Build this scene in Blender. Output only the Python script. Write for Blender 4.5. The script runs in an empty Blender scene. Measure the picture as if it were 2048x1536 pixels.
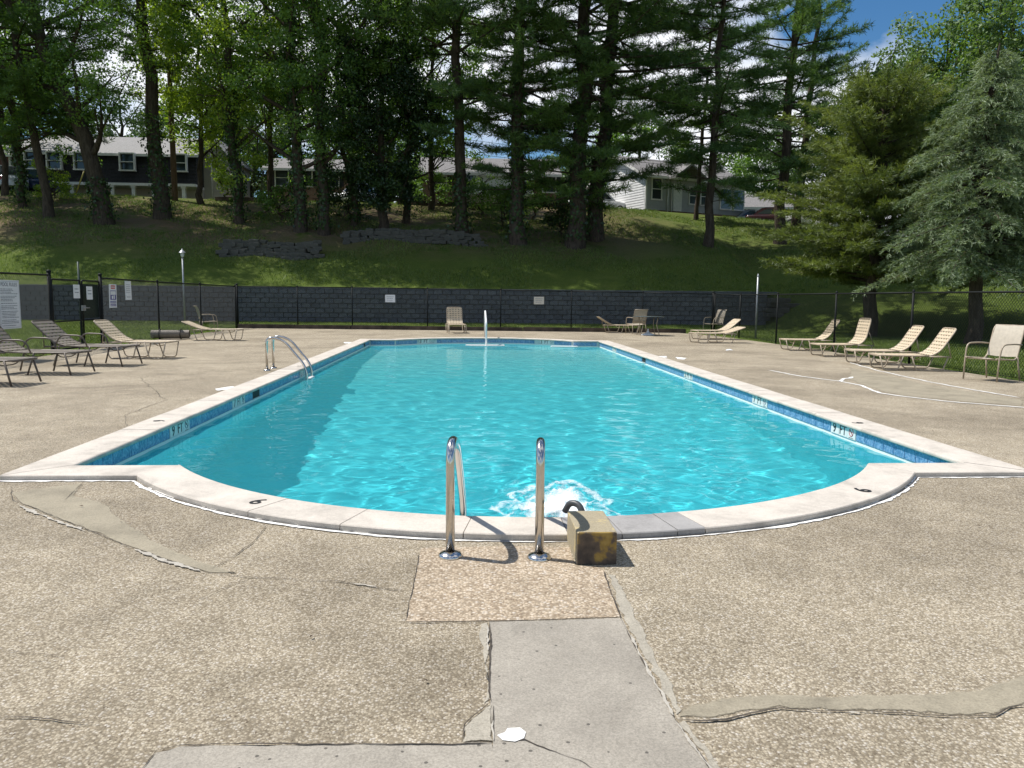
import bpy, bmesh, math, random
import numpy as np
from mathutils import Vector, Matrix

random.seed(7)
S = bpy.context.scene
COL = S.collection
PI = math.pi

# ------------------------------------------------------------------ camera
FPX = 1538.0
CAM_H = 1.35
PITCH, YAW, ROLL = 0.1111, 0.0566, 0.0093
_cy, _sy, _cp, _sp = math.cos(YAW), math.sin(YAW), math.cos(PITCH), math.sin(PITCH)
CF = Vector((_sy * _cp, _cy * _cp, -_sp))
_r = Vector((_cy, -_sy, 0))
_u = _r.cross(CF)
CR = _r * math.cos(ROLL) + _u * math.sin(ROLL)
CU = _u * math.cos(ROLL) - _r * math.sin(ROLL)
cam = bpy.data.cameras.new('camera')
cam_o = bpy.data.objects.new('camera', cam)
COL.objects.link(cam_o)
cam.sensor_width = 36.0
cam.lens = 36.0 * FPX / 2048.0
cam.clip_start = 0.05
cam.clip_end = 3000
cam_o.matrix_world = Matrix(((CR.x, CU.x, -CF.x, 0), (CR.y, CU.y, -CF.y, 0), (CR.z, CU.z, -CF.z, CAM_H), (0, 0, 0, 1)))
S.camera = cam_o

# ------------------------------------------------------------------ light
SUN_EL, SUN_BACK = math.radians(60), math.radians(21)
SUN_DIR = Vector((-math.cos(SUN_EL) * math.cos(SUN_BACK), math.cos(SUN_EL) * math.sin(SUN_BACK), math.sin(SUN_EL)))
sun = bpy.data.lights.new('sun', 'SUN')
sun.energy = 4.9
sun.angle = math.radians(0.53)
sun.color = (1.0, 0.955, 0.89)
sun_o = bpy.data.objects.new('sun', sun)
COL.objects.link(sun_o)
sun_o.rotation_euler = SUN_DIR.to_track_quat('Z', 'Y').to_euler()
sun_o.location = SUN_DIR * 60
sun.cycles.is_caustics_light = True      # sunlight refracts into the pool

world = bpy.data.worlds.new('World')
S.world = world
world.use_nodes = True
wt = world.node_tree
wn = wt.nodes
bg = wn['Background']
bg.inputs[1].default_value = 0.09
sky = wn.new('ShaderNodeTexSky')
sky.sky_type = 'NISHITA'
sky.sun_disc = False
sky.sun_elevation = SUN_EL
sky.sun_rotation = math.atan2(SUN_DIR.x, SUN_DIR.y)
sky.air_density = 1.0
sky.dust_density = 0.15
sky.ozone_density = 2.5
tc = wn.new('ShaderNodeTexCoord')
mp = wn.new('ShaderNodeMapping')
mp.inputs['Scale'].default_value = (1.0, 1.0, 1.7)
mp.inputs['Location'].default_value = (7.3, 3.1, 0.6)
wt.links.new(tc.outputs['Generated'], mp.inputs[0])
cn = wn.new('ShaderNodeTexNoise')
cn.inputs['Scale'].default_value = 2.6
cn.inputs['Detail'].default_value = 9
cn.inputs['Roughness'].default_value = 0.56
wt.links.new(mp.outputs[0], cn.inputs[0])
cr = wn.new('ShaderNodeValToRGB')
cr.color_ramp.elements[0].position = 0.485
cr.color_ramp.elements[1].position = 0.615
wt.links.new(cn.outputs[0], cr.inputs[0])
mx = wn.new('ShaderNodeMixRGB')
mx.inputs[2].default_value = (9.8, 10.1, 10.6, 1)
wt.links.new(cr.outputs[0], mx.inputs[0])
hs = wn.new('ShaderNodeHueSaturation')
hs.inputs['Saturation'].default_value = 1.3
wt.links.new(sky.outputs[0], hs.inputs['Color'])
wt.links.new(hs.outputs[0], mx.inputs[1])
wt.links.new(mx.outputs[0], bg.inputs[0])

S.view_settings.view_transform = 'Standard'
S.view_settings.look = 'None'
S.view_settings.exposure = 0.24
S.view_settings.gamma = 1.0
S.view_settings.use_curve_mapping = False
S.render.engine = 'CYCLES'
S.cycles.max_bounces = 10
S.cycles.diffuse_bounces = 4
S.cycles.glossy_bounces = 4
S.cycles.transmission_bounces = 6
S.cycles.transparent_max_bounces = 16
S.cycles.caustics_refractive = True
S.cycles.caustics_reflective = False
S.cycles.sample_clamp_indirect = 6.0
S.cycles.use_denoising = True
try:
    S.cycles.denoiser = 'OPENIMAGEDENOISE'
except Exception:
    pass


# ------------------------------------------------------------------ geometry helpers
def ray(px, py):
    return CF + CR * ((px - 1024) / FPX) + CU * ((768 - py) / FPX)


def at(px, py, Y):
    """point at world depth Y along the line of sight of a photo pixel"""
    d = ray(px, py)
    t = Y / d.y
    return Vector((d.x * t, Y, CAM_H + d.z * t))


def gp(px, py, z=0.0):
    """photo pixel -> point on the horizontal plane z"""
    d = ray(px, py)
    t = (z - CAM_H) / d.z
    return Vector((d.x * t, d.y * t, z))


def interp(x, xs, ys):
    return float(np.interp(x, xs, ys))


RX = [-60, -33.6, -15.7, 2.2, 9.3, 16.5, 22.2, 26.5, 38, 70]
RZ = [8.7, 8.3, 7.88, 7.85, 7.85, 7.43, 7.0, 6.36, 5.6, 5.0]
WALL_Y, WALL_X0, WALL_X1 = 36.5, -34.0, 14.3
YR = 55.0


def terrain(X, Y):
    X = np.asarray(X, float)
    Y = np.asarray(Y, float)
    zr = np.interp(X, RX, RZ)
    up = zr + (Y - YR) * 0.012
    # behind the block wall
    zt = np.interp(X, [-34, 0, 14], [1.78, 1.74, 1.62])
    t = np.clip((Y - WALL_Y) / (YR - WALL_Y), 0, 1)
    bump = 0.10 * np.sin(X * 0.33 + Y * 0.21) + 0.07 * np.sin(X * 0.81 - Y * 0.5 + 1.3) + 0.05 * np.sin(X * 1.7 + Y * 1.1)
    prof = t + 0.05 * np.sin(PI * t)
    zs = zt + (zr - zt) * prof + bump * np.clip(t * 6, 0, 1) * np.clip((1 - t) * 6, 0, 1)
    zf = -0.03 + np.clip((Y - 33.0) / 3.4, 0, 1) * 0.2
    zl = np.where(Y > WALL_Y, np.where(Y > YR, up, zs), zf)
    # open lawn to the right of the wall
    y0 = np.interp(X, [14.0, 16.0, 18.0, 22.0, 40.0], [33.5, 31.0, 28.0, 25.0, 22.0])
    tr = np.clip((Y - y0) / (YR - y0), 0, 1)
    zrr = -0.03 + (zr + 0.03) * (tr ** 1.12) + 0.6 * bump * np.clip(tr * 5, 0, 1) * np.clip((1 - tr) * 6, 0, 1)
    zrr = np.where(Y > YR, up, zrr)
    k = np.clip((X - (WALL_X1 - 0.2)) / 1.6, 0, 1)
    k = k * k * (3 - 2 * k)
    return zl * (1 - k) + zrr * k


def tz(x, y):
    return float(terrain(x, y))


def on_hill(px, py, y0=12.0, y1=120.0):
    """photo pixel -> point on the terrain"""
    d = ray(px, py)
    y = y0
    while y < y1:
        t = y / d.y
        p = Vector((d.x * t, y, CAM_H + d.z * t))
        if p.z <= tz(p.x, p.y):
            return p
        y += 0.1
    t = y1 / d.y
    return Vector((d.x * t, y1, tz(d.x * t, y1)))


# ------------------------------------------------------------------ object helpers
def tag(o, label=None, cat=None, group=None, kind=None):
    if label: o['label'] = label
    if cat: o['category'] = cat
    if group: o['group'] = group
    if kind: o['kind'] = kind
    return o


def thing(name, loc, label, cat, group=None, rz=0.0):
    o = bpy.data.objects.new(name, None)
    COL.objects.link(o)
    o.location = loc
    o.rotation_euler = (0, 0, rz)
    o.empty_display_size = 0.2
    return tag(o, label, cat, group)


def np_mesh(name, verts, faces, mat=None, smooth=False, tint=None):
    """verts (n,3), faces (m,3) or (m,4) arrays"""
    me = bpy.data.meshes.new(name)
    verts = np.asarray(verts, np.float32)
    faces = np.asarray(faces, np.int32)
    n, m, k = len(verts), len(faces), faces.shape[1]
    me.vertices.add(n)
    me.vertices.foreach_set('co', verts.ravel())
    me.loops.add(m * k)
    me.loops.foreach_set('vertex_index', faces.ravel())
    me.polygons.add(m)
    me.polygons.foreach_set('loop_start', np.arange(0, m * k, k, dtype=np.int32))
    if smooth:
        me.polygons.foreach_set('use_smooth', np.ones(m, dtype=bool))
    me.update(calc_edges=True)
    if tint is not None:
        a = me.attributes.new('tint', 'FLOAT', 'FACE')
        a.data.foreach_set('value', np.asarray(tint, np.float32))
    if mat: me.materials.append(mat)
    return me


def link(name, me, parent=None, loc=(0, 0, 0), rot=(0, 0, 0)):
    o = bpy.data.objects.new(name, me)
    COL.objects.link(o)
    o.parent = parent
    o.location = loc
    o.rotation_euler = rot
    return o


class MB:
    """collects shapes into one mesh"""
    def __init__(self):
        self.v, self.f, self.s = [], [], []

    def add(self, vs, fs, smooth=False):
        b = len(self.v)
        self.v += [tuple(x) for x in vs]
        self.f += [tuple(b + i for i in f) for f in fs]
        self.s += [smooth] * len(fs)
        return self

    def box(self, x0, x1, y0, y1, z0, z1):
        return self.add([(x0, y0, z0), (x1, y0, z0), (x1, y1, z0), (x0, y1, z0), (x0, y0, z1), (x1, y0, z1), (x1, y1, z1), (x0, y1, z1)],
                        [(0, 3, 2, 1), (4, 5, 6, 7), (0, 1, 5, 4), (1, 2, 6, 5), (2, 3, 7, 6), (3, 0, 4, 7)])

    def bbox(self, x0, x1, y0, y1, z0, z1, b=0.01):
        """box with chamfered vertical and top edges"""
        p = [(x0 + b, y0), (x1 - b, y0), (x1, y0 + b), (x1, y1 - b), (x1 - b, y1), (x0 + b, y1), (x0, y1 - b), (x0, y0 + b)]
        q = [(x0 + 2 * b, y0 + b), (x1 - 2 * b, y0 + b), (x1 - b, y0 + 2 * b), (x1 - b, y1 - 2 * b), (x1 - 2 * b, y1 - b), (x0 + 2 * b, y1 - b), (x0 + b, y1 - 2 * b), (x0 + b, y0 + 2 * b)]
        vs = [(x, y, z0) for x, y in p] + [(x, y, z1 - b) for x, y in p] + [(x, y, z1) for x, y in q]
        fs = [tuple(range(7, -1, -1)), tuple(range(16, 24))]
        for r in (0, 8):
            for i in range(8):
                j = (i + 1) % 8
                fs.append((r + i, r + j, r + 8 + j, r + 8 + i))
        return self.add(vs, fs)

    def tube(self, pts, r, n=8, closed=False, cap=True, smooth=True):
        P = [Vector(p) for p in pts]
        m = len(P)
        rs = r if hasattr(r, '__len__') else [r] * m
        up = Vector((0, 0, 1))
        d0 = (P[1] - P[0]).normalized()
        if abs(d0.dot(up)) > 0.95: up = Vector((1, 0, 0))
        a = d0.cross(up).normalized()
        vs = []
        for i in range(m):
            if closed:
                d = (P[(i + 1) % m] - P[i - 1]).normalized()
            else:
                d = (P[min(i + 1, m - 1)] - P[max(i - 1, 0)]).normalized()
            a = (a - d * a.dot(d))
            if a.length < 1e-6: a = d.orthogonal()
            a.normalize()
            b = d.cross(a)
            for k in range(n):
                t = 2 * PI * k / n
                vs.append(P[i] + (a * math.cos(t) + b * math.sin(t)) * rs[i])
        fs = []
        for i in range(m if closed else m - 1):
            j = (i + 1) % m
            for k in range(n):
                l = (k + 1) % n
                fs.append((i * n + k, i * n + l, j * n + l, j * n + k))
        self.add(vs, fs, smooth)
        if cap and not closed:
            b = len(self.v) - len(vs)
            self.f += [tuple(b + k for k in range(n - 1, -1, -1)), tuple(b + (m - 1) * n + k for k in range(n))]
            self.s += [False, False]
        return self

    def lathe(self, prof, n=24, c=(0, 0, 0), smooth=True):
        vs, fs = [], []
        for r, z in prof:
            for k in range(n):
                t = 2 * PI * k / n
                vs.append((c[0] + r * math.cos(t), c[1] + r * math.sin(t), c[2] + z))
        for i in range(len(prof) - 1):
            for k in range(n):
                l = (k + 1) % n
                fs.append((i * n + k, i * n + l, (i + 1) * n + l, (i + 1) * n + k))
        return self.add(vs, fs, smooth)

    def prism(self, poly, a, b, axis='y'):
        """polygon extruded from a to b along an axis; poly in the other two coordinates"""
        n = len(poly)
        def P(p, t):
            return (p[0], t, p[1]) if axis == 'y' else ((t, p[0], p[1]) if axis == 'x' else (p[0], p[1], t))
        vs = [P(p, a) for p in poly] + [P(p, b) for p in poly]
        fs = [tuple(range(n - 1, -1, -1)), tuple(range(n, 2 * n))] + [(i, (i + 1) % n, n + (i + 1) % n, n + i) for i in range(n)]
        return self.add(vs, fs)

    def quad(self, a, b, c, d):
        return self.add([a, b, c, d], [(0, 1, 2, 3)])

    def build(self, name, mat, parent=None, world=False, rot=(0, 0, 0), loc=(0, 0, 0)):
        me = bpy.data.meshes.new(name)
        vs = self.v
        if world and parent is not None:
            l = parent.location
            if parent.parent is not None: l = l + parent.parent.location
            vs = [(x - l[0], y - l[1], z - l[2]) for x, y, z in vs]
        me.from_pydata(vs, [], self.f)
        me.polygons.foreach_set('use_smooth', self.s)
        if mat: me.materials.append(mat)
        bm = bmesh.new()
        bm.from_mesh(me)
        bmesh.ops.recalc_face_normals(bm, faces=bm.faces)
        bm.to_mesh(me)
        bm.free()
        return link(name, me, parent, loc, rot)


def arc_pts(c, r, a0, a1, n, ax=(1, 0, 0), ay=(0, 0, 1)):
    c, ax, ay = Vector(c), Vector(ax), Vector(ay)
    return [c + ax * (r * math.cos(a0 + (a1 - a0) * i / n)) + ay * (r * math.sin(a0 + (a1 - a0) * i / n)) for i in range(n + 1)]


def fillet(pts, r, n=5):
    """round the inner corners of a polyline"""
    P = [Vector(p) for p in pts]
    out = [P[0]]
    for i in range(1, len(P) - 1):
        a, b, c = P[i - 1], P[i], P[i + 1]
        d1, d2 = (a - b), (c - b)
        rr = min(r, d1.length * 0.48, d2.length * 0.48)
        p, q = b + d1.normalized() * rr, b + d2.normalized() * rr
        for k in range(n + 1):
            t = k / n
            out.append(p * (1 - t) ** 2 + b * (2 * t * (1 - t)) + q * t ** 2)
    out.append(P[-1])
    return out


def text_obj(txt, size, mat, parent, loc, rot, name='lettering', depth=0.0006, label=None):
    cu = bpy.data.curves.new(name, 'FONT')
    cu.body = txt
    cu.size = size
    cu.align_x = 'CENTER'
    cu.align_y = 'CENTER'
    cu.extrude = depth
    cu.offset = size * 0.012
    tmp = bpy.data.objects.new('tmp', cu)
    COL.objects.link(tmp)
    me = bpy.data.meshes.new_from_object(tmp)
    bpy.data.objects.remove(tmp)
    bpy.data.curves.remove(cu)
    me.name = name
    me.materials.clear()
    me.materials.append(mat)
    return link(name, me, parent, loc, rot)


# ------------------------------------------------------------------ materials
class NT:
    def __init__(self, name):
        self.m = bpy.data.materials.new(name)
        self.m.use_nodes = True
        self.t = self.m.node_tree
        self.n = self.t.nodes
        self.p = self.n['Principled BSDF']
        self.out = self.n['Material Output']

    def new(self, typ, **kw):
        x = self.n.new('ShaderNode' + typ)
        for k, v in kw.items():
            if k in x.inputs: x.inputs[k].default_value = v
            else: setattr(x, k, v)
        return x

    def l(self, a, b):
        self.t.links.new(a, b)

    def coord(self, scale=(1, 1, 1), out='Object'):
        c = self.new('TexCoord')
        m = self.new('Mapping')
        m.inputs['Scale'].default_value = scale
        self.l(c.outputs[out], m.inputs[0])
        return m.outputs[0]

    def noise(self, co, scale, detail=4, rough=0.55, dist=0.0):
        x = self.new('TexNoise', Scale=scale, Detail=detail, Roughness=rough, Distortion=dist)
        if co is not None: self.l(co, x.inputs['Vector'])
        return x.outputs[0]

    def vor(self, co, scale, feature='F1', rnd=1.0):
        x = self.new('TexVoronoi', feature=feature)
        x.inputs['Scale'].default_value = scale
        x.inputs['Randomness'].default_value = rnd
        if co is not None: self.l(co, x.inputs['Vector'])
        return x

    def ramp(self, fac, stops, interp='LINEAR'):
        x = self.new('ValToRGB')
        x.color_ramp.interpolation = interp
        e = x.color_ramp.elements
        while len(e) > 1: e.remove(e[-1])
        for i, (p, c) in enumerate(stops):
            if i == 0:
                e[0].position = p
                el = e[0]
            else:
                el = e.new(p)
            el.color = (*c, 1) if len(c) == 3 else c
        self.l(fac, x.inputs[0])
        return x.outputs[0]

    def mix(self, fac, a, b, blend='MIX'):
        x = self.new('MixRGB', blend_type=blend)
        for i, v in ((0, fac), (1, a), (2, b)):
            if hasattr(v, 'is_linked') or hasattr(v, 'links'): self.l(v, x.inputs[i])
            elif i == 0: x.inputs[0].default_value = v
            else: x.inputs[i].default_value = (*v, 1)
        return x.outputs[0]

    def math(self, op, a, b=None):
        x = self.new('Math', operation=op)
        for i, v in ((0, a), (1, b)):
            if v is None: continue
            if hasattr(v, 'links'): self.l(v, x.inputs[i])
            else: x.inputs[i].default_value = v
        return x.outputs[0]

    def bump(self, h, strength=0.3, dist=0.01, normal=None):
        x = self.new('Bump', Strength=strength, Distance=dist)
        self.l(h, x.inputs['Height'])
        if normal is not None: self.l(normal, x.inputs['Normal'])
        return x.outputs[0]

    def set(self, color=None, rough=None, metal=None, normal=None, spec=None, **kw):
        p = self.p
        for k, v in (('Base Color', color), ('Roughness', rough), ('Metallic', metal), ('Normal', normal), ('Specular IOR Level', spec)):
            if v is None: continue
            if hasattr(v, 'links'): self.l(v, p.inputs[k])
            elif k == 'Base Color': p.inputs[k].default_value = (*v, 1)
            else: p.inputs[k].default_value = v
        for k, v in kw.items():
            p.inputs[k].default_value = v
        return self.m


def simple(name, c, rough=0.6, metal=0.0, var=0.12, scale=6.0, bump=0.0, spec=0.5):
    g = NT(name)
    co = g.coord()
    n = g.noise(co, scale, 5, 0.6)
    d = tuple(max(0, x * (1 - var * 1.6)) for x in c)
    h = tuple(min(1, x * (1 + var)) for x in c)
    col = g.ramp(n, [(0.3, d), (0.7, h)])
    nm = g.bump(g.noise(co, scale * 12, 4), bump, 0.004) if bump else None
    return g.set(col, rough, metal, nm, spec)


M = {}


def mat_aggregate(name, light, mid, dark, stain, scale=95.0, stain_amt=0.6):
    """exposed-aggregate concrete: pebbles set in cement"""
    g = NT(name)
    co = g.coord()
    v = g.vor(co, scale)
    v2 = g.vor(co, scale * 1.9)
    sep = g.new('SeparateColor')
    g.l(v.outputs['Color'], sep.inputs[0])
    sep2 = g.new('SeparateColor')
    g.l(v2.outputs['Color'], sep2.inputs[0])
    peb = g.ramp(sep.outputs[0], [(0.0, dark), (0.30, mid), (0.62, light), (0.8, tuple(min(1, x * 1.18) for x in light)), (1.0, (0.74, 0.70, 0.64))])
    peb2 = g.ramp(sep2.outputs[1], [(0.0, tuple(x * 0.6 for x in dark)), (0.35, mid), (1.0, light)])
    peb = g.mix(0.38, peb, peb2)
    edge = g.ramp(v.outputs['Distance'], [(0.35, (0, 0, 0)), (0.72, (1, 1, 1))])
    ce = g.mix(0.35, tuple(x * 0.40 for x in mid), mid)
    col = g.mix(g.math('MULTIPLY', edge, 0.85), peb, ce)
    big = g.noise(co, 0.55, 6, 0.62, 0.4)
    med = g.noise(co, 3.1, 5, 0.6)
    sm = g.ramp(big, [(0.42, (0, 0, 0)), (0.68, (1, 1, 1))])
    col = g.mix(g.math('MULTIPLY', sm, stain_amt), col, g.mix(0.72, col, stain, 'MULTIPLY'))
    col = g.mix(0.55, col, g.ramp(med, [(0.3, (0.66, 0.65, 0.63)), (0.7, (1.14, 1.13, 1.12))]), 'MULTIPLY')
    grain = g.noise(co, 420, 2, 0.7)
    col = g.mix(0.35, col, g.ramp(grain, [(0.35, (0.55, 0.54, 0.52)), (0.6, (1.15, 1.15, 1.15))]), 'MULTIPLY')
    h = g.mix(0.5, g.ramp(v.outputs['Distance'], [(0.0, (1, 1, 1)), (0.7, (0, 0, 0))]), grain)
    nm = g.bump(h, 0.8, 0.006)
    return g.set(col, 0.86, 0, nm, 0.25)


def mat_concrete(name, c, speck=0.25, pits=True, scale=1.0):
    g = NT(name)
    co = g.coord()
    a = g.noise(co, 1.4 * scale, 7, 0.65, 0.3)
    b = g.noise(co, 140, 3, 0.7)
    w = g.noise(co, 14 * scale, 5, 0.6)
    col = g.ramp(a, [(0.3, tuple(x * 0.74 for x in c)), (0.5, c), (0.72, tuple(min(1, x * 1.16) for x in c))])
    col = g.mix(0.5, col, g.ramp(b, [(0.3, (1 - speck * 1.5,) * 3), (0.65, (1 + speck * 0.4,) * 3)]), 'MULTIPLY')
    col = g.mix(0.4, col, g.ramp(w, [(0.3, (0.85, 0.84, 0.82)), (0.7, (1.08, 1.08, 1.08))]), 'MULTIPLY')
    if pits:
        v = g.vor(co, 26)
        s = g.new('SeparateColor')
        g.l(v.outputs['Color'], s.inputs[0])
        pit = g.math('MULTIPLY', g.math('LESS_THAN', v.outputs['Distance'], 0.16), g.math('GREATER_THAN', s.outputs[0], 0.86))
        col = g.mix(g.math('MULTIPLY', pit, 0.75), col, (0.05, 0.045, 0.04))
    nm = g.bump(g.mix(0.6, w, b), 0.35, 0.004)
    return g.set(col, 0.85, 0, nm, 0.25)


M['deck'] = mat_aggregate('deck_aggregate', (0.57, 0.505, 0.39), (0.405, 0.34, 0.24), (0.11, 0.08, 0.052), (0.52, 0.505, 0.49), 108.0, 1.0)
M['deck_panel'] = mat_aggregate('panel_aggregate', (0.65, 0.55, 0.42), (0.50, 0.40, 0.285), (0.17, 0.115, 0.07), (0.70, 0.66, 0.62), 76.0, 0.4)
M['slab'] = mat_concrete('slab_concrete', (0.345, 0.315, 0.265), 0.45)
M['patch'] = mat_concrete('patch_mortar', (0.355, 0.315, 0.235), 0.35, False, 2.5)
M['patch_grey'] = mat_concrete('patch_grey_mortar', (0.42, 0.385, 0.315), 0.4, False, 4.0)
for _n in ('patch', 'patch_grey'):
    _t = M[_n].node_tree
    _a = _t.nodes.new('ShaderNodeAttribute'); _a.attribute_name = 'edge'
    _c = _t.nodes.new('ShaderNodeTexCoord')
    _q = _t.nodes.new('ShaderNodeTexNoise'); _q.inputs['Scale'].default_value = 60; _q.inputs['Detail'].default_value = 5
    _t.links.new(_c.outputs['Object'], _q.inputs[0])
    _s = _t.nodes.new('ShaderNodeMath'); _s.operation = 'SUBTRACT'
    _t.links.new(_a.outputs['Fac'], _s.inputs[0]); _t.links.new(_q.outputs[0], _s.inputs[1])
    _m = _t.nodes.new('ShaderNodeMapRange'); _m.inputs[1].default_value = -0.25; _m.inputs[2].default_value = 0.42; _m.inputs[4].default_value = 0.88
    _t.links.new(_s.outputs[0], _m.inputs[0])
    _t.links.new(_m.outputs[0], _t.nodes['Principled BSDF'].inputs['Alpha'])
M['coping'] = mat_concrete('coping_stone', (0.57, 0.52, 0.455), 0.24, False, 2.2)
M['coping_grey'] = mat_concrete('coping_grey_stone', (0.33, 0.32, 0.31), 0.25, False, 3.0)
M['mortar'] = mat_concrete('joint_mortar', (0.26, 0.235, 0.205), 0.3, False)
M['crack'] = simple('crack_shadow_dirt', (0.07, 0.058, 0.045), 0.95, var=0.4, scale=40)
M['caulk'] = mat_concrete('white_sealant', (0.80, 0.79, 0.76), 0.12, False, 6.0)
M['old_caulk'] = mat_concrete('weathered_sealant', (0.43, 0.40, 0.345), 0.3, False, 8.0)


def mat_tile():
    g = NT('blue_glazed_tile')
    oi = g.new('ObjectInfo')
    c = g.new('TexCoord')
    m = g.new('Mapping')
    g.l(c.outputs['Object'], m.inputs[0])
    cmb = g.new('CombineXYZ')
    r = g.math('MULTIPLY', oi.outputs['Random'], 37.0)
    for i in range(3): g.l(r, cmb.inputs[i])
    g.l(cmb.outputs[0], m.inputs['Location'])
    n = g.noise(m.outputs[0], 17, 4, 0.6, 2.2)
    col = g.ramp(n, [(0.28, (0.05, 0.14, 0.29)), (0.45, (0.11, 0.25, 0.44)), (0.58, (0.22, 0.38, 0.58)), (0.75, (0.40, 0.54, 0.70))])
    col = g.mix(0.35, col, g.ramp(oi.outputs['Random'], [(0, (0.72, 0.78, 0.85)), (1, (1.15, 1.1, 1.06))]), 'MULTIPLY')
    return g.set(col, 0.16, 0, None, 0.5)


M['tile'] = mat_tile()
M['tile_white'] = simple('white_glazed_tile', (0.78, 0.78, 0.75), 0.2, var=0.05, scale=8)
M['grout'] = simple('pale_grout', (0.55, 0.60, 0.60), 0.8, var=0.15, scale=12)
M['ink'] = simple('black_print', (0.015, 0.016, 0.018), 0.5, var=0.2)
M['ink_red'] = simple('red_print', (0.50, 0.03, 0.03), 0.5, var=0.2)
M['ink_blue'] = simple('blue_print', (0.03, 0.035, 0.28), 0.5, var=0.2)
M['ink_grey'] = simple('grey_print', (0.14, 0.17, 0.22), 0.5, var=0.2)


def mat_basin():
    g = NT('pool_plaster')
    co = g.coord()
    n = g.noise(co, 1.1, 5, 0.6)
    sx = g.new('SeparateXYZ')
    g.l(co, sx.inputs[0])
    # deep aqua fading to pale: colour stands in for light absorbed with depth
    fac = g.new('MapRange')
    fac.inputs[1].default_value = 6.0
    fac.inputs[2].default_value = 22.0
    g.l(sx.outputs[1], fac.inputs[0])
    f2 = g.math('ADD', fac.outputs[0], g.math('MULTIPLY', g.math('SUBTRACT', n, 0.5), 0.35))
    col = g.ramp(f2, [(0.0, (0.045, 0.62, 0.73)), (0.55, (0.15, 0.71, 0.75)), (1.0, (0.42, 0.78, 0.73))])
    wall = g.math('GREATER_THAN', sx.outputs[2], -0.168)
    col = g.mix(wall, col, (0.80, 0.84, 0.82))
    return g.set(col, 0.7, 0, None, 0.2)


M['basin'] = mat_basin()


def mat_water():
    g = NT('pool_water')
    g.n.remove(g.p)
    gl = g.new('BsdfGlass', Roughness=0.0, IOR=1.33)
    gl.inputs['Color'].default_value = (0.93, 1.0, 1.0, 1)
    # slightly cloudy water: a little light is scattered back near the surface
    df = g.new('BsdfDiffuse')
    df.inputs['Color'].default_value = (0.06, 0.50, 0.58, 1)
    mxs = g.new('MixShader')
    mxs.inputs[0].default_value = 0.24
    g.l(gl.outputs[0], mxs.inputs[1])
    g.l(df.outputs[0], mxs.inputs[2])
    g.l(mxs.outputs[0], g.out.inputs[0])
    return g.m


M['water'] = mat_water()


def mat_foam():
    g = NT('white_foam')
    co = g.coord()
    n = g.noise(co, 16, 8, 0.8, 2.2)
    sx = g.new('Attribute', attribute_name='tint')
    thr = g.math('SUBTRACT', sx.outputs['Fac'], g.math('MULTIPLY', n, 1.0))
    a = g.ramp(thr, [(0.0, (0, 0, 0)), (0.38, (0.95, 0.95, 0.95))])
    g.set((0.86, 0.90, 0.92), 0.6)
    g.l(a, g.p.inputs['Alpha'])
    return g.m


M['foam'] = mat_foam()
M['steel'] = simple('stainless_steel', (0.62, 0.60, 0.57), 0.17, 1.0, 0.08, 3)
M['white_plastic'] = simple('white_plastic', (0.78, 0.79, 0.78), 0.4, var=0.06)
M['fence'] = simple('black_vinyl', (0.010, 0.012, 0.012), 0.6, var=0.25, spec=0.18)
M['galv'] = simple('galvanised_pole', (0.36, 0.38, 0.40), 0.45, 0.5, 0.15)
M['strap'] = simple('tan_vinyl_strap', (0.60, 0.50, 0.36), 0.55, var=0.12, scale=9)
M['frame_tan'] = simple('tan_tube', (0.40, 0.33, 0.245), 0.4, var=0.12)
M['frame_dark'] = simple('bronze_tube', (0.115, 0.095, 0.08), 0.42, 0.2, var=0.15)
M['strap_dark'] = simple('taupe_strap', (0.22, 0.19, 0.155), 0.6, var=0.15)
M['sling'] = simple('beige_sling', (0.47, 0.42, 0.34), 0.75, var=0.08, scale=20, bump=0.1)
M['sling_dark'] = simple('brown_sling', (0.16, 0.135, 0.115), 0.75, var=0.1, scale=20)
M['glass_top'] = simple('smoked_table_glass', (0.09, 0.11, 0.11), 0.12, var=0.1)
M['sign_white'] = simple('sign_white', (0.72, 0.75, 0.78), 0.5, var=0.05)
M['sign_cream'] = simple('sign_cream', (0.58, 0.55, 0.48), 0.5, var=0.06)
M['trim_white'] = simple('white_trim', (0.72, 0.71, 0.68), 0.5, var=0.08)
M['green_box'] = simple('dark_green_metal', (0.02, 0.045, 0.035), 0.5, var=0.2)
M['timber'] = simple('weathered_timber', (0.085, 0.062, 0.045), 0.9, var=0.45, scale=3.5, bump=0.4)
M['rubber'] = simple('black_rubber', (0.018, 0.018, 0.019), 0.7, var=0.2)
M['spout'] = simple('dark_grey_pipe', (0.05, 0.055, 0.06), 0.45, 0.0, 0.15)


def mat_painted_block():
    g = NT('painted_concrete_block')
    co = g.coord()
    n = g.noise(co, 8, 4, 0.55, 0.15)
    s = g.noise(co, 160, 3, 0.7)
    conc = g.ramp(s, [(0.3, (0.24, 0.205, 0.135)), (0.7, (0.42, 0.365, 0.26))])
    geo = g.new('NewGeometry')
    sn = g.new('SeparateXYZ')
    g.l(geo.outputs['Normal'], sn.inputs[0])
    side = g.ramp(n, [(0.38, (0.07, 0.058, 0.05)), (0.50, (0.13, 0.10, 0.075)), (0.56, (0.30, 0.20, 0.06)), (0.68, (0.42, 0.30, 0.10))])
    front = g.math('LESS_THAN', sn.outputs[1], -0.5)
    edge = g.ramp(g.noise(co, 14, 3), [(0.58, (0, 0, 0)), (0.62, (1, 1, 1))])
    top = g.mix(g.math('MULTIPLY', edge, 0.6), conc, (0.50, 0.40, 0.20))
    col = g.mix(front, top, side)
    return g.set(col, 0.9, 0, g.bump(s, 0.5, 0.003), 0.2)


M['painted_block'] = mat_painted_block()


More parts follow.
